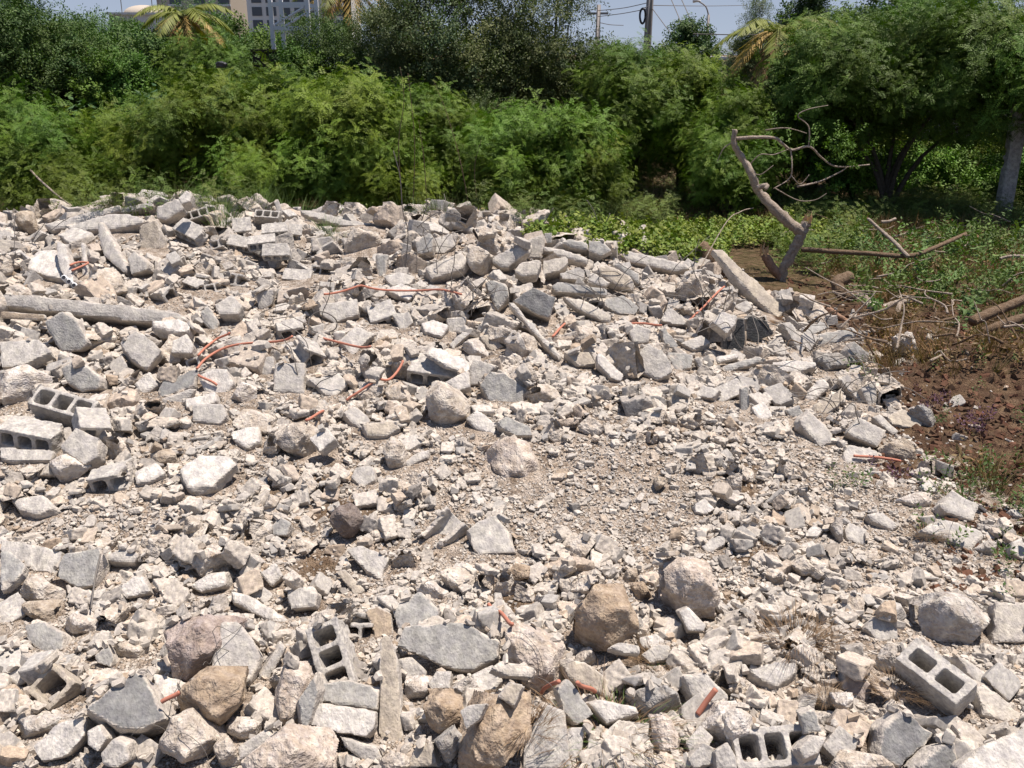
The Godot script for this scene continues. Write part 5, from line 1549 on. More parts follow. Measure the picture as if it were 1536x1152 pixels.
func buildings() -> void:
	# white house with a low dome, far left
	var d := 48.0
	var c := at_z(205, 22, d)
	var root := base("domed_house", Vector3(c.x, 0, -d), "white house with a low domed roof and rebar stubs", "house")
	slab_box(root, "wall", M.plaster_white, Vector3(-1.3, 0, -4), Vector3(1.6, c.y, 0))
	slab_box(root, "parapet", M.plaster_white, Vector3(-1.4, c.y, -4.1), Vector3(1.7, c.y + 0.1, 0.12))
	var st := newst(true)
	var prof := []
	for i in 9:
		prof.append(Vector2(0.95 * cos(i * PI / 16), 0.40 * sin(i * PI / 16)))
	for i in 8:
		for k in 24:
			var a := TAU * k / 24
			var b := TAU * (k + 1) / 24
			var p: Vector2 = prof[i]
			var q: Vector2 = prof[i + 1]
			var v0 := Vector3(p.x * cos(a), p.y, p.x * sin(a)); var v1 := Vector3(p.x * cos(b), p.y, p.x * sin(b))
			var v2 := Vector3(q.x * cos(b), q.y, q.x * sin(b)); var v3 := Vector3(q.x * cos(a), q.y, q.x * sin(a))
			tri(st, v0, v1, v2, Color.WHITE); tri(st, v0, v2, v3, Color.WHITE)
	st.generate_normals()
	part(root, "dome", st.commit(), M.plaster_beige, Transform3D(Basis(), Vector3(-0.25, c.y + 0.09, -1.7)))
	for x in [-0.75, 0.7, 1.0]:
		var s := newst()
		tube(s, PackedVector3Array([Vector3(x, c.y, -0.2), Vector3(x + 0.02, c.y + 1.15, -0.2)]), 0.02, 0.02, 5)
		part(root, "rebar", done(s), M.wire)
	# beige building behind the palm
	d = 55.0
	var l := at_z(238, 30, d)
	var r := at_z(348, 30, d)
	root = base("beige_building", Vector3(l.x, 0, -d), "beige flat-roofed building behind the palm", "building")
	slab_box(root, "wall", M.plaster_beige, Vector3(0, 0, -6), Vector3(r.x - l.x, 7, 0))
	for k in 3:
		var w := slab_box(root, "window", M.glass_dark, Vector3(0.7 + k * 1.3, 5.2, -0.1), Vector3(1.3 + k * 1.3, 6.4, 0.02))
		var q := slab_box(w, "sill", M.plaster_white, Vector3(0.62 + k * 1.3, 5.08, 0.0), Vector3(1.38 + k * 1.3, 5.19, 0.1))
		q.name = "sill"
	# building with many windows behind the lattice
	d = 52.0
	l = at_z(372, 30, d)
	r = at_z(515, 30, d)
	root = base("office_building", Vector3(l.x, 0, -d), "pale building with rows of dark windows behind the lattice frame", "building")
	slab_box(root, "wall", M.plaster_white, Vector3(0, 0, -6), Vector3(r.x - l.x, 9, 0))
	for row in 5:
		for k in 7:
			var x := 0.25 + k * 0.72
			var y := 3.9 + row * 0.62
			slab_box(root, "window", M.glass_dark, Vector3(x, y, -0.1), Vector3(x + 0.5, y + 0.42, 0.03))
	# white lattice frame
	d = 26.0
	var foot := at_z(411, 78, d)
	root = base("lattice_frame", Vector3(foot.x, 0, -d), "white steel lattice frame standing above the trees", "steel frame")
	var w2 := at_z(463, 40, d).x - foot.x
	var top := at_z(440, -40, d).y
	var rail := at_z(440, 6, d).y
	var rail2 := at_z(440, 42, d).y
	for z in [0.0, -1.2]:
		for x in [0.0, w2]:
			slab_box(root, "post", M.steel_white, Vector3(x - 0.05, 0, z - 0.05), Vector3(x + 0.05, top, z + 0.05))
		for y in [rail, rail2, 1.2]:
			slab_box(root, "rail", M.steel_white, Vector3(0.053, y - 0.045, z - 0.04), Vector3(w2 - 0.053, y + 0.045, z + 0.04))
		for y in [[rail2, rail], [1.2, rail2]]:
			var s := newst()
			tube(s, PackedVector3Array([Vector3(0.07, y[0] + 0.07, z), Vector3(w2 - 0.07, y[1] - 0.07, z)]), 0.035, 0.035, 6)
			part(root, "brace", done(s), M.steel_white)
	# dark garden wall below it
	d = 24.0
	l = at_z(378, 78, d)
	r = at_z(452, 78, d)
	root = base("garden_wall", Vector3(l.x, 0, -d), "dark weathered garden wall below the lattice frame", "wall")
	slab_box(root, "wall", M.bark_dull, Vector3(0, 0, -0.2), Vector3(r.x - l.x, l.y, 0))
	slab_box(root, "coping", M.bark_dull, Vector3(-0.03, l.y, -0.24), Vector3(r.x - l.x + 0.03, l.y + 0.06, 0.04))
	# utility poles, cable coil, wires
	d = 44.0
	var pole := at_z(972, 40, d)
	root = base("utility_pole", Vector3(pole.x, 0, -d), "concrete utility pole with a coil of black cable", "utility pole")
	var s2 := newst(true)
	tube(s2, PackedVector3Array([Vector3(-0.05, 0, 0), Vector3(0.12, 9.5, 0)]), 0.20, 0.11, 10)
	part(root, "shaft", done(s2), M.pole_grey)
	s2 = newst()
	boxm(s2, Vector3(0.12, 8.6, 0), Vector3(0.9, 0.06, 0.06))
	part(root, "crossarm", done(s2), M.pole_grey)
	var coil := base("cable_coil", at_z(964, 24, d - 0.4), "black coil of cable hanging at the utility pole", "cable coil")
	s2 = newst(true)
	var ring := PackedVector3Array()
	for k in 25: ring.append(Vector3(0.12 * cos(TAU * k / 24), 0.30 * sin(TAU * k / 24), 0.05 * sin(TAU * k / 12)))
	tube(s2, ring, 0.05, 0.05, 6)
	part(coil, "loop", done(s2), M.black_plastic)
	s2 = newst(true)
	tube(s2, PackedVector3Array([Vector3(0, 0.31, 0), Vector3(0.2, 0.36, 0.02)]), 0.02, 0.02, 5)
	part(coil, "strap", done(s2), M.black_plastic)
	var p2 := at_z(896, 30, 50)
	root = base("utility_pole", Vector3(p2.x, 0, -50), "grey utility pole half hidden by the leaning tree", "utility pole")
	s2 = newst(true)
	tube(s2, PackedVector3Array([Vector3(0, 0, 0), Vector3(0.05, p2.y + 0.7, 0)]), 0.17, 0.1, 9)
	part(root, "shaft", done(s2), M.pole_grey)
	s2 = newst()
	boxm(s2, Vector3(0.03, p2.y + 0.3, 0), Vector3(0.5, 0.05, 0.05))
	part(root, "crossarm", done(s2), M.pole_grey)
	var lines := [[[896, 16, 50], [935, 12, 47], [972, 4, 44]], [[896, 25, 50], [935, 20, 47], [972, 13, 44]], [[896, 33, 50], [915, 37, 52], [935, 38, 54]], [[978, 8, 44], [1060, 9, 60], [1120, 8, 70]],
		[[1003, -10, 40], [1020, 30, 38], [1036, 70, 36]], [[1018, -10, 40], [1034, 25, 38], [1048, 60, 36]], [[1040, 51, 33], [1100, 52, 33], [1170, 52, 33]], [[978, 12, 44], [1010, 55, 40], [1045, 98, 36]]]
	for w in lines:
		var pts := []
		for q in w: pts.append(at_z(q[0], q[1], q[2]))
		s2 = newst()
		tube(s2, catmull(pts, 5), 0.017, 0.017, 5)
		thing("overhead_wire", done(s2), M.wire, Transform3D(), "thin dark overhead wire against the sky", "wire", "overhead wires at the utility pole")
	# street lamp
	d = 62.0
	var lp := at_z(1063, 22, d)
	root = base("street_lamp", Vector3(lp.x, 0, -d), "grey street lamp with a curved arm above the far trees", "street lamp")
	s2 = newst(true)
	tube(s2, PackedVector3Array([Vector3(0, 0, 0), Vector3(0, lp.y, 0)]), 0.11, 0.08, 8)
	part(root, "pole", done(s2), M.pole_grey)
	var head := at_z(1048, 2, d) - Vector3(lp.x, 0, -d)
	s2 = newst(true)
	tube(s2, catmull([Vector3(0, lp.y - 0.05, 0), Vector3(-0.2, lp.y + 0.45, 0), head], 5), 0.05, 0.04, 6)
	part(root, "arm", done(s2), M.pole_grey)
	s2 = newst(true)
	tube(s2, PackedVector3Array([head + Vector3(0.1, 0.02, 0), head + Vector3(-0.1, 0.05, 0), head + Vector3(-0.35, 0.02, 0)]), 0.08, 0.11, 8)
	part(root, "lamp_head", done(s2), M.steel_white)
	# white roof edge between the trees
	d = 45.0
	l = at_z(1060, 88, d)
	r = at_z(1086, 88, d)
	root = base("shed", Vector3(l.x, 0, -d), "low shed with a white roof edge beside the palm", "shed")
	slab_box(root, "wall", M.plaster_beige, Vector3(0.1, 0, -3), Vector3(r.x - l.x, l.y - 0.05, -0.2))
	slab_box(root, "roof", M.plaster_white, Vector3(0, l.y - 0.05, -3.2), Vector3(r.x - l.x + 0.2, l.y + 0.08, 0))
	# house with a balustrade, far right
	d = 27.0
	l = at_z(1494, 50, d)
	root = base("terrace_house", Vector3(l.x, 0, -d), "house terrace with a white balustrade and red roof above the tree", "house")
	var y0 := at_z(1500, 70, d).y
	slab_box(root, "wall", M.plaster_beige, Vector3(0, 0, -5), Vector3(6, y0, 0))
	for k in 12:
		slab_box(root, "baluster", M.plaster_white, Vector3(0.1 + k * 0.22, y0 + 0.002, -0.12), Vector3(0.17 + k * 0.22, l.y - 0.002, -0.05))
	slab_box(root, "handrail", M.plaster_white, Vector3(0, l.y, -0.18), Vector3(2.9, l.y + 0.07, 0.02))
	slab_box(root, "column", M.pole_grey, Vector3(-0.15, 0, 0.05), Vector3(0.1, at_z(1494, 20, d).y, 0.3))
	slab_box(root, "roof", M.roof_red, Vector3(0.4, l.y + 0.3, -5), Vector3(6, l.y + 0.5, -1))
	slab_box(root, "fascia", M.plaster_white, Vector3(0.7, l.y + 0.35, -0.98), Vector3(6, l.y + 0.47, -0.8))
	# leaning concrete post at the right edge
	d = 17.4
	var b0 := at_z(1507, 305, d)
	b0.y = terrain(b0.x, b0.z)
	var t0 := at_z(1541, 105, d)
	var sd := Solid.new()
	var hh := (t0 - b0).length() / 2
	for k in 6:
		var n := Vector3.ZERO
		n[k >> 1] = 1.0 if k & 1 else -1.0
		sd.plane(n, [0.12, hh, 0.10][k >> 1], 0.012, C_GREY * 1.05)
	var up := (t0 - b0).normalized()
	var bb := Basis(up.cross(Vector3.BACK).normalized() * -1, up, Vector3.ZERO)
	bb.x = Vector3.BACK.cross(up).normalized() * -1
	bb.z = bb.x.cross(bb.y)
	thing("concrete_fence_post", solid_mesh(sd, Vector3(-0.14, -hh, -0.12), Vector3(0.14, hh, 0.12), 0.045, 0.4, 77), M.concrete, Transform3D(bb, (b0 + t0) / 2 - up * 0.05), "leaning concrete post under the tree at the right edge", "post")

# ---------------------------------------------------------------- conduit, wire, wood, weeds
func laid(px: Array, lift: float) -> Array:
	var out := []
	for i in range(0, px.size(), 2):
		out.append(hit_stack(px[i], px[i + 1]) + Vector3.UP * lift)
	# let it bridge the hollows
	for k in 2:
		for i in range(1, out.size() - 1):
			out[i] = out[i].lerp((out[i - 1] + out[i + 1]) / 2, 0.35)
	return out

func tube_thing(called: String, pts: Array, r0: float, r1: float, m: Material, label: String, cat: String, group := "", sides := 8, ridged := 0.0, per := 6, wob := 0.0) -> MeshInstance3D:
	var o: Vector3 = pts[0]
	var loc := []
	for p in pts: loc.append(p - o)
	var st := newst(true)
	tube(st, catmull(loc, per), r0, r1, sides, wob, Color.WHITE, ridged)
	return thing(called, done(st), m, Transform3D(Basis(), o), label, cat, group)

func stick(pts: Array) -> Array:      # [px, py, depth] -> points
	var out := []
	for p in pts: out.append(at_z(p[0], p[1], p[2]))
	return out

func make_details() -> void:
	conduits()
	wires()
	wood()
	weeds()

func conduits() -> void:
	var list := [
		[[440, 521, 400, 518, 350, 517, 322, 530, 304, 546, 296, 558], "long curved orange conduit beside the small half block"],
		[[486, 446, 540, 442, 600, 440, 650, 441, 692, 446], "straight orange conduit across the upper pile"],
		[[475, 510, 510, 520, 556, 531], "short orange conduit by the ring of wire"],
		[[605, 553, 585, 580, 562, 600, 520, 606], "bent orange conduit coming out from under the mortar-crowned block"],
		[[460, 636, 485, 622], "orange conduit end beside the tan shard"],
		[[106, 402, 120, 396, 133, 398], "orange conduit stub under the short thin post"],
		[[109, 411, 133, 399], "crossed orange conduit stub under the short thin post"],
		[[300, 587, 326, 583], "orange conduit scrap on the white rock"],
		[[829, 513, 837, 496, 860, 479], "hooked orange conduit beside the sloping post"],
		[[1031, 494, 1050, 468, 1086, 434], "orange conduit sticking up by the felled trunk"],
		[[938, 491, 965, 489, 992, 493], "orange conduit scrap above the pentagonal chunk"],
		[[733, 920, 750, 924, 768, 944], "orange conduit elbow behind the pink boulder"],
		[[812, 1047, 838, 1032], "orange conduit end left of the blue-grey slab"],
		[[866, 1032, 892, 1046], "orange conduit end right of the blue-grey slab"],
		[[244, 1061, 270, 1047], "orange conduit stub beside the brown earth-caked boulder"],
		[[1280, 689, 1315, 690, 1350, 697], "thin red conduit on the slab at the edge of the soil"],
		[[298, 538, 310, 524, 322, 515, 345, 504], "orange conduit end sticking out above the curved one"],
	]
	for c in list:
		var pts := []
		for q in catmull(laid(c[0], 0.03), 5):
			q.y = maxf(q.y, stack_at(q.x, q.z) + 0.02)
			pts.append(q)
		for k in 6:
			for i in range(1, pts.size() - 1): pts[i].y = maxf(pts[i].y - 0.004, (pts[i - 1].y + pts[i].y * 2 + pts[i + 1].y) / 4)
		var near: bool = pts[0].z > -6.0
		tube_thing("conduit", pts, 0.0105, 0.0105, M.conduit, c[1], "conduit", "orange conduits", 9, 0.06, 4 if near else 2)
	var p := hit_stack(1060, 1062)
	var a := p + Vector3(-0.045, -0.02, 0.02)
	tube_thing("conduit", [a, a + Vector3(0.04, 0.055, -0.02), a + Vector3(0.085, 0.115, -0.035)], 0.0135, 0.0135, M.conduit, "open-ended orange conduit stub pointing up from the slab", "conduit", "orange conduits", 10, 0.0, 5)
	# bundle of pale pipe ends
	var q := hit_stack(106, 430) + Vector3(0, 0.06, 0)
	var root := base("pipe_bundle", q, "bundle of three pale pipe ends below the pale stepped slab", "pipes")
	for k in 3:
		var st := newst(true)
		var o := Vector3(0.045 * (k - 1), -0.04 * (k - 1), 0)
		tube(st, PackedVector3Array([o + Vector3(-0.01, -0.16, -0.2), o + Vector3(0, 0, 0.02)]), 0.03, 0.03, 12)
		var pp := part(root, "pipe", done(st), M.pipe_white)
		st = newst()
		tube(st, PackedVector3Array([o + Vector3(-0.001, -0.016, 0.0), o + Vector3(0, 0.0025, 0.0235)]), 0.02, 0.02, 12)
		part(pp, "bore_shade", done(st), M.black_plastic)  # solid black plug on the capped pipe, painted shade for its bore

func wires() -> void:
	rng.seed = 611
	var w := [
		[[607, 400], [612, 350], [604, 315], [600, 265], [590, 226]], [[630, 330], [640, 310], [640, 300], [645, 298]], [[470, 312], [490, 302], [520, 310], [545, 330]], [[480, 316], [500, 304], [530, 318]],
		[[618, 322], [650, 312], [680, 325]], [[625, 335], [660, 318], [700, 330]], [[815, 330], [830, 312]], [[900, 335], [890, 315], [880, 300]], [[905, 338], [915, 320]]]
	for a in w:
		var pts := []
		var at := hit_stack(a[0][0], a[0][1])
		for q in a: pts.append(at_z(q[0], q[1], -at.z))
		pts[0].y -= 0.05
		tube_thing("rebar_wire", pts, 0.006, 0.005, M.wire, "bent grey wire sticking up from the crest", "wire", "wires on the crest", 5)
	for b in [[640, 395, 70, 70, 8, 0.13], [700, 440, 60, 60, 5, 0.12], [480, 490, 40, 30, 3, 0.13], [890, 430, 120, 60, 10, 0.12], [1030, 440, 120, 70, 12, 0.15], [1180, 520, 120, 90, 14, 0.16], [1290, 560, 90, 60, 8, 0.16], [20, 380, 80, 40, 6, 0.14],
			[1260, 620, 80, 40, 5, 0.14], [450, 560, 40, 60, 3, 0.1], [330, 960, 60, 60, 3, 0.06], [250, 1080, 50, 40, 3, 0.06], [800, 1010, 60, 40, 3, 0.06], [700, 440, 40, 40, 4, 0.12], [1390, 800, 90, 30, 3, 0.05]]:
		for i in b[4]:
			var p := hit_stack(b[0] + rng.randf_range(-0.5, 0.5) * b[2], b[1] + rng.randf_range(-0.5, 0.5) * b[3])
			var pts := [p - Vector3.UP * 0.03]
			var d := (Vector3(rng.randf_range(-1, 1), rng.randf_range(0.1, 0.9), rng.randf_range(-0.6, 0.8))).normalized()
			var sag := rng.randf_range(-0.3, -0.02)
			for k in 5:
				p += d * b[5] * rng.randf_range(0.5, 1.1)
				p.y = maxf(p.y, stack_at(p.x, p.z) + 0.01)
				pts.append(p)
				d = (d + rdir() * 0.35 + Vector3.UP * sag).normalized()
			tube_thing("rebar_wire", pts, 0.0045 if b[5] > 0.07 else 0.0016, 0.0035 if b[5] > 0.07 else 0.0013, M.wire, "loose bent wire lying over the rubble", "wire", "loose wires in the rubble", 5)
	# ring of wire
	var c := hit_stack(486, 500) + Vector3(0, 0.10, 0)
	var ring := []
	for k in 12: ring.append(c + Vector3(0.13 * cos(TAU * k / 11), 0.10 * sin(TAU * k / 11), 0.03 * sin(TAU * k / 5)))
	tube_thing("wire_ring", ring, 0.006, 0.006, M.wire, "ring of bent wire in the middle of the slope", "wire", "", 6)
	# rusty streak rod
	tube_thing("rusty_rod", laid([152, 838, 142, 870, 138, 920], 0.03), 0.006, 0.005, M.wire, "thin rusty rod beside the grey rough lump", "rod", "", 6)

func branchy(pts: Array, r0: float, r1: float, label: String, called := "cut_branch", group := "felled branches on the soil", mt := "bark_pale", wob := 0.25) -> MeshInstance3D:
	return tube_thing(called, pts, r0, r1, M[mt], label, "branch", group, 9, 0.0, 7, wob)

func wood() -> void:
	for a in [["bark_pale", Color(0.42, 0.36, 0.30)], ["bark_red", Color(0.42, 0.27, 0.19)], ["bark_brown", Color(0.22, 0.16, 0.11)]]:
		var m: StandardMaterial3D = M.bark.duplicate()
		m.albedo_color = a[1].linear_to_srgb()
		m.vertex_color_use_as_albedo = false
		M[a[0]] = m
	# the broken tree
	var d := 12.0
	var foot := at_z(1168, 428, d)
	foot.y = minf(foot.y, stack_at(foot.x, foot.z))
	var root := base("broken_tree", foot, "snapped leafless tree with peeling bark at the end of the pile", "tree")
	var parts := [
		["trunk", [[1166, 436, d], [1176, 402, d], [1192, 372, d], [1204, 345, d], [1210, 334, d + 0.02]], 0.066, 0.062, "bark_pale"],
		["stub", [[1172, 418, d], [1158, 400, d + 0.02], [1146, 382, d + 0.05]], 0.058, 0.05, "bark_red"],
		["limb", [[1205, 350, d], [1186, 336, d], [1160, 312, d], [1137, 285, d + 0.1], [1128, 262, d + 0.1], [1114, 238, d + 0.2], [1101, 216, d + 0.2], [1102, 194, d + 0.2]], 0.0714, 0.0294, "bark_pale"],
		["branch", [[1103, 208, d + 0.2], [1130, 206, d + 0.2], [1162, 207, d + 0.3], [1174, 216, d + 0.3], [1188, 225, d + 0.4], [1214, 220, d + 0.4], [1233, 237, d + 0.5], [1256, 250, d + 0.5], [1304, 247, d + 0.6]], 0.0231, 0.0084, "bark_pale"],
		["branch", [[1196, 280, d + 0.3], [1230, 272, d + 0.4], [1260, 258, d + 0.5], [1272, 250, d + 0.5]], 0.0122, 0.0070, "bark_pale"],
		["branch", [[1136, 282, d], [1150, 278, d - 0.05], [1148, 284, d - 0.1]], 0.0340, 0.0245, "bark_pale"],
		["branch", [[1186, 224, d + 0.4], [1188, 250, d + 0.3], [1184, 268, d + 0.3], [1160, 283, d + 0.2]], 0.0095, 0.0056, "bark_pale"],
		["branch", [[1213, 220, d + 0.4], [1213, 190, d + 0.4], [1197, 174, d + 0.4], [1212, 164, d + 0.4], [1242, 158, d + 0.4]], 0.0082, 0.0042, "bark_pale"],
		["branch", [[1102, 212, d + 0.2], [1086, 222, d + 0.2], [1076, 242, d + 0.2]], 0.0095, 0.0042, "bark_pale"],
		["branch", [[1122, 250, d + 0.2], [1140, 232, d + 0.1], [1160, 232, d + 0.1], [1182, 224, d + 0.1]], 0.0075, 0.0042, "bark_pale"],
		["branch", [[1126, 256, d + 0.2], [1140, 262, d], [1160, 248, d]], 0.0068, 0.0035, "bark_pale"],
		["branch", [[1162, 282, d + 0.2], [1196, 300, d + 0.2], [1222, 300, d + 0.2], [1240, 290, d + 0.2]], 0.0068, 0.0035, "bark_pale"],
		["branch", [[1186, 262, d + 0.3], [1200, 276, d + 0.3], [1214, 262, d + 0.3]], 0.0061, 0.0035, "bark_pale"],
		["branch", [[1148, 195, d + 0.3], [1180, 192, d + 0.3], [1210, 200, d + 0.3]], 0.0082, 0.0049, "bark_pale"],
	]
	for p in parts:
		var pts := []
		for q in stick(p[1]): pts.append(q - foot)
		var st := newst(true)
		tube(st, catmull(pts, 6), p[2], p[3], 10, 0.45 if p[2] > 0.05 else 0.2)
		part(root, p[0], done(st), M[p[4]])
	for e in [[1210, 333, 0.07], [1145, 381, 0.075]]:          # splintered ends
		var st := newst()
		var c := at_z(e[0], e[1], d) - foot
		rng.seed = int(e[0])
		for k in 16:
			var o: Vector3 = rdir() * (0.7 * e[2])
			var up := (Vector3.UP * 1.0 + rdir() * 0.35).normalized() * rng.randf_range(0.05, 0.13)
			var sd := perp(up.normalized()) * 0.016
			tri(st, c + o - sd, c + o + sd, c + o + up, Color.WHITE)
			tri(st, c + o - sd.rotated(up.normalized(), 1.6), c + o + sd.rotated(up.normalized(), 1.6), c + o + up, Color.WHITE)
		part(root, "splinters", done(st), M.wood_cut)
	rng.seed = 88
	var ts := []
	var cs := []
	for k in 42:
		var px := Vector2(rng.randfn(1262, 16), rng.randfn(222, 18))
		if k > 26: px = Vector2(rng.randf_range(1130, 1250), rng.randf_range(175, 290))
		ts.append(Transform3D(Basis.from_euler(Vector3(rng.randf_range(-2, 2), rng.randf_range(0, TAU), rng.randf_range(-1, 1))) * Basis.from_scale(Vector3.ONE * 0.45), at_z(px.x, px.y, d + 0.5) - foot))
		cs.append(G_BRIGHT * 0.75)
	many(root, "leaves", sprays.broad[0], M.leaf, ts, cs).set_meta("kind", "stuff")
	# felled trunk
	var f := tube_thing("felled_trunk", stick([[1047, 372, 11.7], [1075, 398, 11.6], [1104, 425, 11.5], [1130, 448, 11.4]]), 0.115, 0.13, M.bark_brown, "felled tree trunk with a pale sawn end leaning on the pile", "log", "", 12, 0.0, 6, 0.3)
	var st := newst(true)
	var ax := (at_z(1075, 398, 11.6) - at_z(1047, 372, 11.7)).normalized()
	tube(st, PackedVector3Array([-ax * 0.012, ax * 0.004]), 0.112, 0.112, 12)
	part(f, "sawn_end", done(st), M.wood_cut)
	var list := [
		[[[1203, 374, 12.6], [1245, 377, 12.4], [1300, 380, 12.3], [1362, 384, 12.2], [1400, 372, 12.4], [1448, 351, 13.0]], 0.036, 0.026, "long dark felled branch lying across the weeds", "bark_brown"],
		[[[1302, 328, 12.9], [1322, 346, 12.7], [1340, 362, 12.4], [1362, 385, 12.1]], 0.02, 0.028, "forked bare branch standing out of the slash", "bark_pale"],
		[[[1322, 333, 12.85], [1333, 332, 12.85], [1343, 328, 12.9]], 0.022, 0.018, "side fork of the bare branch", "bark_pale"],
		[[[1275, 415, 11.2], [1256, 424, 11.1], [1262, 440, 11.0], [1278, 445, 11.0], [1292, 440, 11.0]], 0.075, 0.06, "thick twisted root beside the soil bank", "bark_brown"],
		[[[1280, 445, 11.0], [1296, 446, 10.9], [1308, 458, 10.8], [1320, 462, 10.8], [1345, 454, 10.9], [1371, 451, 11.0]], 0.045, 0.028, "peeled twisted branch pointing right from the root", "bark_pale"],
		[[[1186, 480, 10.0], [1212, 465, 10.1], [1238, 462, 10.1], [1258, 474, 10.0], [1276, 486, 9.9]], 0.035, 0.026, "red-brown root arching over the soil", "bark_red"],
		[[[1368, 533, 8.8], [1370, 560, 8.7], [1373, 584, 8.6], [1410, 590, 8.5], [1450, 606, 8.3], [1505, 640, 8.0]], 0.018, 0.014, "pale stem running down the red soil", "bark_pale"],
		[[[1428, 597, 8.4], [1455, 590, 8.4], [1472, 568, 8.5], [1460, 545, 8.6], [1448, 525, 8.7]], 0.013, 0.009, "hooked stem on the red soil", "bark_pale"],
		[[[1304, 540, 9.2], [1314, 548, 9.1], [1320, 566, 9.0], [1334, 580, 8.9]], 0.028, 0.026, "thick stem at the edge of the rubble", "bark_pale"],
		[[[1458, 482, 9.6], [1485, 470, 9.7], [1510, 460, 9.8], [1560, 440, 9.9]], 0.055, 0.05, "sawn log with a cream end at the right edge", "bark_brown"],
		[[[1474, 498, 9.5], [1500, 488, 9.5], [1560, 468, 9.6]], 0.045, 0.045, "second sawn log under the cream-ended log", "bark_brown"],
		[[[1350, 455, 10.6], [1340, 480, 10.2], [1318, 500, 9.9], [1290, 520, 9.7]], 0.03, 0.022, "grey branch sloping into the rubble", "bark_pale"],
		[[[1345, 480, 9.9], [1350, 510, 9.6], [1342, 545, 9.3]], 0.008, 0.008, "thin upright stem before the soil bank", "bark_brown"],
		[[[1337, 535, 8.9], [1336, 570, 8.8], [1342, 600, 8.7], [1334, 618, 8.6]], 0.008, 0.008, "white thin stem hanging over the rubble edge", "bark_pale"],
		[[[0, 222, 17.0], [35, 245, 16.2], [60, 270, 15.5], [95, 300, 15.0], [120, 315, 14.8]], 0.018, 0.012, "bare dead branch arching behind the left crest", "bark_pale"],
		[[[725, 325, 14.0], [760, 318, 14.0], [790, 315, 14.0]], 0.012, 0.008, "bare twig behind the crest centre", "bark_pale"],
		[[[1020, 460, 10.6], [1085, 340, 11.5], [1110, 318, 11.8], [1130, 312, 12.0]], 0.007, 0.006, "thin bare stem arching before the vines", "bark_pale"],
		[[[1500, 388, 12.5], [1520, 384, 12.5], [1560, 386, 12.5]], 0.02, 0.02, "thin stick in the slash at the right", "bark_pale"],
	]
	for a in list:
		branchy(stick(a[0]), a[1], a[2], a[3], "cut_branch", "", a[4])
	for e in [[1456, 483, 9.58, 0.058, "log"], [1473, 499, 9.48, 0.047, "log"]]:
		pass
	# thin dead sticks in the slash and saplings in the thicket
	rng.seed = 99
	for k in 90:
		var p := hit_stack(rng.randf_range(1190, 1560), rng.randf_range(345, 560)) + Vector3(0, rng.randf_range(0.02, 0.3), 0)
		var dr := Vector3(rng.randf_range(-1, 1), rng.randf_range(-0.15, 0.35), rng.randf_range(-0.7, 0.7)).normalized()
		var l := rng.randf_range(0.25, 0.8)
		branchy([p, p + dr * l * 0.4 + rdir() * 0.05, p + dr * l * 0.7 + rdir() * 0.06, p + dr * l], rng.randf_range(0.006, 0.016), 0.004, "thin dead stick in the slash on the soil", "dead_stick", "dead sticks in the slash", "bark_pale" if k % 3 else "bark_brown")
	for a in [[[603, 300], [598, 215], [606, 150], [600, 100]], [[620, 300], [622, 220], [618, 165], [612, 110]], [[705, 320], [690, 240], [670, 170], [650, 120]], [[640, 300], [636, 240], [628, 180]], [[715, 300], [712, 250], [722, 210]]]:
		var pts := []
		for q in a: pts.append(at_z(q[0], q[1], 15.6))
		branchy(pts, 0.008, 0.003, "bare sapling stem in front of the thicket", "bare_sapling", "bare saplings", "bark_brown")
	# rotten crate between two stakes behind the crest
	var c := at_z(707, 328, 13.6)
	var crate := base("broken_crate", Vector3(c.x, c.y - 0.25, c.z), "rotten wooden crate end standing behind the crest", "crate")
	slab_box(crate, "board", M.bark_brown, Vector3(-0.2, 0.17, -0.02), Vector3(0.13, 0.3, 0.02))
	slab_box(crate, "stake", M.wood_cut, Vector3(0.134, -0.2, -0.03), Vector3(0.19, 0.40, 0.03))
	slab_box(crate, "stake", M.wood_cut, Vector3(-0.13, 0.304, -0.02), Vector3(-0.09, 0.40, 0.02))
	# pale rock caught on a stem
	var s := Solid.new()
	rng.seed = 5
	for k in 6: s.plane([Vector3.UP, Vector3.DOWN, Vector3.LEFT, Vector3.RIGHT, Vector3.BACK, Vector3.FORWARD][k], 0.12, 0.02, C_WHITE)
	for k in 12: s.plane(rdir(), 0.12 * rng.randf_range(0.8, 1.05), 0.02, C_WHITE)
	thing("limestone_rock", solid_mesh(s, Vector3.ONE * -0.14, Vector3.ONE * 0.14, 0.014, 0.07, 91), M.stone, Transform3D(Basis.from_scale(Vector3(0.85, 1.15, 0.8)), at_z(1357, 518, 9.0)), "white rock perched on the pale stem before the soil bank", "rock")
	# black bag in the thicket
	s = Solid.new()
	for k in 6: s.plane([Vector3.UP, Vector3.DOWN, Vector3.LEFT, Vector3.RIGHT, Vector3.BACK, Vector3.FORWARD][k], 0.14, 0.05, Color(0.02, 0.02, 0.025))
	for k in 9: s.plane(rdir(), 0.14 * rng.randf_range(0.6, 1.05), 0.06, Color(0.02, 0.02, 0.025))
	thing("plastic_bag", solid_mesh(s, Vector3.ONE * -0.18, Vector3.ONE * 0.18, 0.03, 0.1, 92), M.black_plastic, Transform3D(Basis.from_scale(Vector3(0.75, 0.35, 0.4)), at_z(333, 97, 16.4)), "black plastic bag caught in the top of the shrubs", "plastic bag")

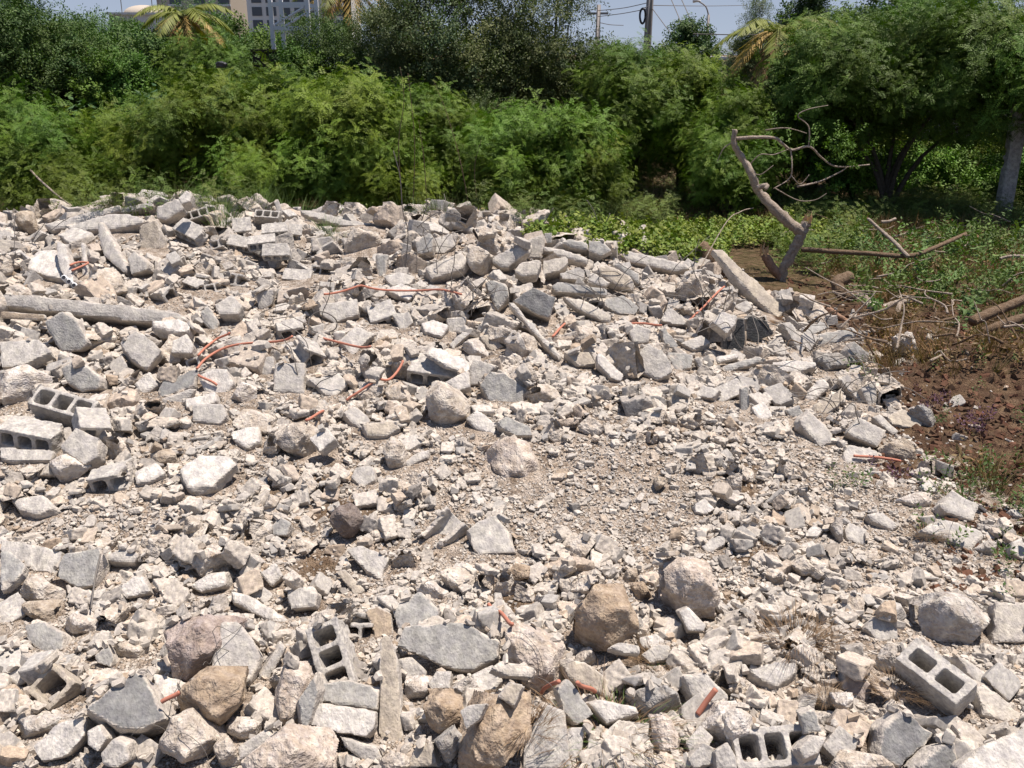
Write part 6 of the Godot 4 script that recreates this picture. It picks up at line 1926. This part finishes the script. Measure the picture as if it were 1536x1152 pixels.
func strew(called: String, label: String, cat: String, meshes: Array, m: Material, boxes: Array, col: Color, s0: float, s1: float, sd: int, lean := 0.25, lift := 0.0) -> void:
	rng.seed = sd
	var root := Node3D.new()
	root.name = numbered(called)
	add_child(root)
	tag(root, label, cat, "", "stuff")
	var ts := []
	var cs := []
	for v in meshes.size():
		ts.append([]); cs.append([])
	for b in boxes:
		for k in b[4]:
			var p := hit(rng.randf_range(b[0], b[2]), rng.randf_range(b[1], b[3]))
			if p.z < -40: continue
			p.y += lift * rng.randf()
			var up := (Vector3.UP + rdir() * lean).normalized()
			var bs := Basis(perp(up).rotated(up, rng.randf_range(0, TAU)), up, Vector3.ZERO)
			bs.z = bs.x.cross(bs.y)
			var v := rng.randi() % meshes.size()
			ts[v].append(Transform3D(bs * Basis.from_scale(Vector3.ONE * rng.randf_range(s0, s1)), p))
			var g := rng.randf_range(0.7, 1.3)
			var w := rng.randf_range(-0.1, 0.25)
			cs[v].append(Color(col.r * g * (1 + w), col.g * g, col.b * g))
	for v in meshes.size():
		if ts[v].size() == 0: continue
		many(root, "blades" if m == M.grass else "leaves", meshes[v], m, ts[v], cs[v]).set_meta("kind", "stuff")

func weeds() -> void:
	var blade := [grass_mesh(701, 34, 0.34, 0.10, 0.5, 0.004), grass_mesh(702, 30, 0.30, 0.12, 0.7, 0.004)]
	var tall := grass_mesh(703, 160, 0.62, 0.22, 0.55, 0.006)
	var vine := [spray_broad(711, 12, 0.07, 0.062, 0.22, 0.1), spray_broad(712, 11, 0.065, 0.06, 0.16, 0.0)]
	var herb := [spray_broad(721, 16, 0.06, 0.025, 0.26, 0.1), sprays.feather[0]]
	strew("vine_cover", "bright green vine leaves covering the ground behind the pile", "vines", vine, M.leaf,
		[[790, 345, 1000, 372, 520], [880, 352, 1090, 388, 700], [1000, 335, 1180, 372, 620], [1170, 330, 1290, 385, 560], [960, 370, 1090, 400, 280]], Color(0.15, 0.215, 0.035), 0.45, 0.95, 801, 0.7, 0.12)
	strew("weed_cover", "yellow-green weeds and low herbs in front of the thicket", "weeds", herb, M.leaf,
		[[770, 292, 1010, 348, 900], [1000, 280, 1180, 335, 420], [1170, 300, 1540, 340, 600], [0, 285, 760, 330, 500], [1150, 335, 1280, 420, 160]], Color(0.10, 0.15, 0.03), 0.5, 1.0, 802, 0.4)
	strew("weed_cover", "brownish dry weeds between the vines and the thicket", "weeds", [herb[0], blade[0]], M.leaf,
		[[900, 315, 1180, 345, 300], [940, 280, 1040, 325, 260], [1230, 335, 1540, 420, 420], [1300, 420, 1545, 560, 160], [1440, 640, 1545, 760, 9]], Color(0.20, 0.14, 0.065), 0.6, 1.1, 803, 0.5)
	strew("grass_cover", "thin green grass in front of the thicket", "grass", blade, M.grass,
		[[770, 290, 1010, 350, 500], [1180, 300, 1545, 345, 500], [0, 290, 300, 325, 200], [560, 310, 760, 330, 60]], Color(0.11, 0.16, 0.045), 0.7, 1.3, 804, 0.3)
	strew("cut_foliage", "wilting cut foliage strewn with the felled branches", "foliage", [sprays.broad[0], sprays.broad[1], sprays.small[0]], M.leaf,
		[[1280, 360, 1650, 460, 330], [1220, 350, 1330, 420, 40], [1390, 350, 1540, 400, 90], [1420, 440, 1600, 520, 60], [1300, 430, 1420, 480, 20]], Color(0.105, 0.175, 0.045), 0.5, 1.0, 805, 1.2, 0.22)
	strew("soil_weeds", "small green weeds sprouting on the red soil", "weeds", [herb[0]], M.leaf,
		[[1380, 500, 1720, 660, 48], [1270, 545, 1320, 580, 14], [1440, 680, 1720, 780, 80], [1230, 722, 1290, 738, 8], [1370, 700, 1480, 760, 26], [1490, 760, 1720, 920, 60], [1385, 790, 1430, 825, 6]], Color(0.075, 0.13, 0.035), 0.35, 0.75, 806, 0.5)
	strew("purple_plant", "small purple-leaved plants at the edge of the red soil", "plant", [herb[0]], M.leaf,
		[[1375, 595, 1410, 620, 14], [1440, 625, 1490, 660, 16], [1310, 700, 1345, 715, 6]], Color(0.10, 0.055, 0.09), 0.3, 0.6, 807, 0.8)
	var clods := [shapes.small[7], shapes.small[8], shapes.small[9], shapes.grit[0]]
	strew("soil_clods", "clods of red-brown earth on the bare soil", "earth clods", clods, M.bits,
		[[1290, 470, 1750, 720, 1300], [1180, 420, 1330, 500, 200], [1400, 600, 1750, 900, 800], [1280, 380, 1700, 480, 350]], Color(0.22, 0.145, 0.105), 0.015, 0.075, 808, 0.8)
	# tall grass clumps behind the crest
	var k := 0
	for a in [[410, 322, 1.0], [440, 318, 1.1], [462, 326, 0.9], [385, 322, 0.8], [335, 345, 0.7], [325, 325, 0.75], [15, 330, 0.8], [70, 318, 0.8], [110, 322, 0.75], [492, 352, 0.45], [505, 365, 0.35], [575, 325, 0.5]]:
		var p := hit(a[0], a[1])
		if p.z < -14.2: p = at_z(a[0], a[1], 13.6); p.y = terrain(p.x, p.z)
		rng.seed = 820 + k
		k += 1
		var m: StandardMaterial3D = M.grass_green
		thing("grass_clump", tall, m, Transform3D(Basis(Vector3.UP, k * 1.3) * Basis.from_scale(Vector3.ONE * a[2]), p), "clump of long green grass growing on the crest of the pile", "grass clump", "grass clumps on the crest")
	for a in [[985, 312, 1.0], [962, 318, 0.8], [1003, 306, 0.9], [1290, 352, 0.6], [1420, 372, 0.6], [1480, 345, 0.6], [1180, 322, 0.7]]:
		var p := hit(a[0], a[1])
		k += 1
		thing("dry_grass_clump", tall, M.grass_straw, Transform3D(Basis(Vector3.UP, k * 1.3) * Basis.from_scale(Vector3.ONE * a[2]), p), "clump of pale dry grass standing in the weeds before the thicket", "grass clump", "dry grass clumps before the thicket")
	# dry tufts in the foreground
	var dry := grass_mesh(730, 220, 0.16, 0.13, 1.4, 0.0018)
	var i := 0
	for a in [[900, 1098, 1.9, "dry", "dark dry grass tuft in front of the white rocks"], [930, 1108, 1.6, "green", "green blades growing out of the dark dry tuft"], [1195, 955, 1.3, "dry", "dry brown grass tuft above the smooth grey slab"], [1228, 978, 1.3, "dry", "dry reddish grass tuft right of the smooth grey slab"],
			[1140, 835, 0.9, "dry", "straw-coloured grass tuft on the right-hand gravel"], [1165, 820, 0.8, "dry", "second straw-coloured grass tuft on the right-hand gravel"], [990, 990, 0.9, "dry", "dry grass tuft below the white stone"], [1010, 1000, 0.6, "green", "green blades in the dry tuft below the white stone"],
			[790, 1085, 0.9, "dry", "dry grass tuft beside the ochre boulder"], [1125, 735, 0.6, "dry", "scrap of dry roots on the ochre dirt"], [1345, 1030, 0.8, "dry", "dry twigs under the flanged block"], [1240, 1040, 0.6, "dry", "dry grass left of the reddish shard"], [1310, 730, 0.7, "dry", "dry weed on the right-hand rubble"], [1390, 800, 0.8, "dry", "dry weed below the two-layer slab"]]:
		var p := hit_stack(a[0], a[1]) - Vector3.UP * 0.02
		i += 1
		thing("dry_grass_tuft" if a[3] == "dry" else "grass_tuft", dry, M["grass_" + a[3]], Transform3D(Basis(Vector3.UP, i * 1.7) * Basis.from_scale(Vector3(a[2], a[2] * 0.8, a[2])), p), a[4], "grass tuft")

func make_ground() -> void:
	var xs := PackedFloat32Array()
	var zs := PackedFloat32Array()
	var x := -9.0
	while x < 7.0:
		xs.append(x); x += 0.06
	var step := 0.1
	var pre := PackedFloat32Array()
	x = -9.0
	while x > -300:
		x -= step; step *= 1.14; pre.append(x)
	pre.reverse()
	step = 0.1
	x = 7.0
	while x < 300:
		xs.append(x); x += step; step *= 1.14
	pre.append_array(xs)
	xs = pre
	var z := 20.0
	while z > -3.0: zs.append(z); z -= 1.5
	z = -3.0
	while z > -15.0: zs.append(z); z -= 0.055
	step = 0.08
	while z > -420: zs.append(z); z -= step; step *= 1.06
	var v := PackedVector3Array()
	var c := PackedColorArray()
	var ix := PackedInt32Array()
	var nx := xs.size()
	for j in zs.size():
		for i in nx:
			var px := xs[i]
			var pz := zs[j]
			v.append(Vector3(px, terrain(px, pz), pz))
			c.append(ground_colour(px, -pz))
	for j in zs.size() - 1:
		for i in nx - 1:
			var a := j * nx + i
			ix.append(a); ix.append(a + nx); ix.append(a + nx + 1)
			ix.append(a); ix.append(a + nx + 1); ix.append(a + 1)
	var nn := PackedVector3Array(); nn.resize(v.size())
	for t in range(0, ix.size(), 3):
		var g := (v[ix[t + 2]] - v[ix[t]]).cross(v[ix[t + 1]] - v[ix[t]])
		if g.y < 0: g = -g
		nn[ix[t]] += g; nn[ix[t + 1]] += g; nn[ix[t + 2]] += g
	for k in nn.size(): nn[k] = nn[k].normalized()
	var arr := []
	arr.resize(Mesh.ARRAY_MAX)
	arr[Mesh.ARRAY_VERTEX] = v; arr[Mesh.ARRAY_NORMAL] = nn; arr[Mesh.ARRAY_COLOR] = c; arr[Mesh.ARRAY_INDEX] = ix
	var me := ArrayMesh.new()
	me.add_surface_from_arrays(Mesh.PRIMITIVE_TRIANGLES, arr)
	var o := MeshInstance3D.new()
	o.name = "ground"
	o.mesh = me
	o.material_override = M.soil
	add_child(o)
	tag(o, "dusty rubble ground running into red soil and weeds", "ground", "", "structure")

func ground_colour(x: float, d: float) -> Color:
	var dust := Color(0.64, 0.57, 0.495)
	var brown := Color(0.235, 0.165, 0.105)
	var red := Color(0.15, 0.094, 0.062)
	var olive := Color(0.15, 0.125, 0.06)
	var n := nz_soil.get_noise_2d(x * 9, d * 9)
	var m := nz_soil.get_noise_2d(x * 40 + 9, d * 40)
	var over := x - pile_edge(d) + n * 0.7
	var c := dust.lerp(brown, earth(x, -d) * 0.9) if d > 3.2 and d < 9.5 and over < 0.5 else dust
	if over > 0.0 or d > 13.8 + n * 0.6:
		c = red.lerp(brown, clampf(0.35 + m * 0.9, 0, 1))
	if d > 11.2 + n * 1.2 and over > -0.3 or d > 14.2:
		c = olive.lerp(brown, clampf(0.4 + m, 0, 1))
	return c * (1.0 + 0.25 * m)

func _ready() -> void:
	# camera, sky, sun, exposure
	focal = H / 2 / tan(deg_to_rad(FOV / 2))
	cam_b = Basis(Vector3.RIGHT, -deg_to_rad(PITCH))
	var cam := Camera3D.new()
	cam.fov = FOV
	cam.far = 900
	cam.transform = Transform3D(cam_b, cam_p)
	add_child(cam)
	cam.current = true
	var env := Environment.new()
	env.background_mode = Environment.BG_SKY
	env.tonemap_mode = Environment.TONE_MAPPER_LINEAR
	env.tonemap_exposure = 1.62
	var sky := Sky.new()
	var sm := ProceduralSkyMaterial.new()
	sm.sky_top_color = Color(0.37, 0.44, 0.57)
	sm.sky_horizon_color = Color(0.56, 0.60, 0.66)
	sm.sky_curve = 0.12
	sm.ground_bottom_color = Color(0.3, 0.27, 0.22)
	sm.ground_horizon_color = Color(0.55, 0.57, 0.6)
	sky.sky_material = sm
	env.sky = sky
	env.sdfgi_enabled = true
	env.ssao_enabled = true
	env.ssil_enabled = true
	var we := WorldEnvironment.new()
	we.environment = env
	add_child(we)
	var sun := DirectionalLight3D.new()
	sun.light_energy = 1.5
	sun.light_color = Color(1.0, 0.955, 0.912)
	sun.light_angular_distance = 0.5
	sun.shadow_enabled = true
	add_child(sun)
	sun.look_at_from_position(Vector3(2.6, 9.0, -0.7), Vector3.ZERO, Vector3.FORWARD)

	nz_lump.noise_type = FastNoiseLite.TYPE_SIMPLEX
	nz_lump.fractal_octaves = 3
	nz_fine.noise_type = FastNoiseLite.TYPE_SIMPLEX
	nz_fine.fractal_octaves = 2
	nz_soil.noise_type = FastNoiseLite.TYPE_SIMPLEX
	nz_soil.frequency = 0.1
	nz_soil.fractal_octaves = 3
	nz_soil.seed = 21
	var t0 := Time.get_ticks_msec()
	make_materials()
	print("materials ", Time.get_ticks_msec() - t0)
	stack_init()
	make_ground()
	print("ground ", Time.get_ticks_msec() - t0)
	make_scenery()
	print("scenery ", Time.get_ticks_msec() - t0)
	lay_blocks()
	print("blocks ", Time.get_ticks_msec() - t0)
	lay_pieces()
	print("pieces ", Time.get_ticks_msec() - t0)
	make_shapes()
	lay_loose()
	print("loose ", Time.get_ticks_msec() - t0)
	make_details()
	print("all ", Time.get_ticks_msec() - t0)
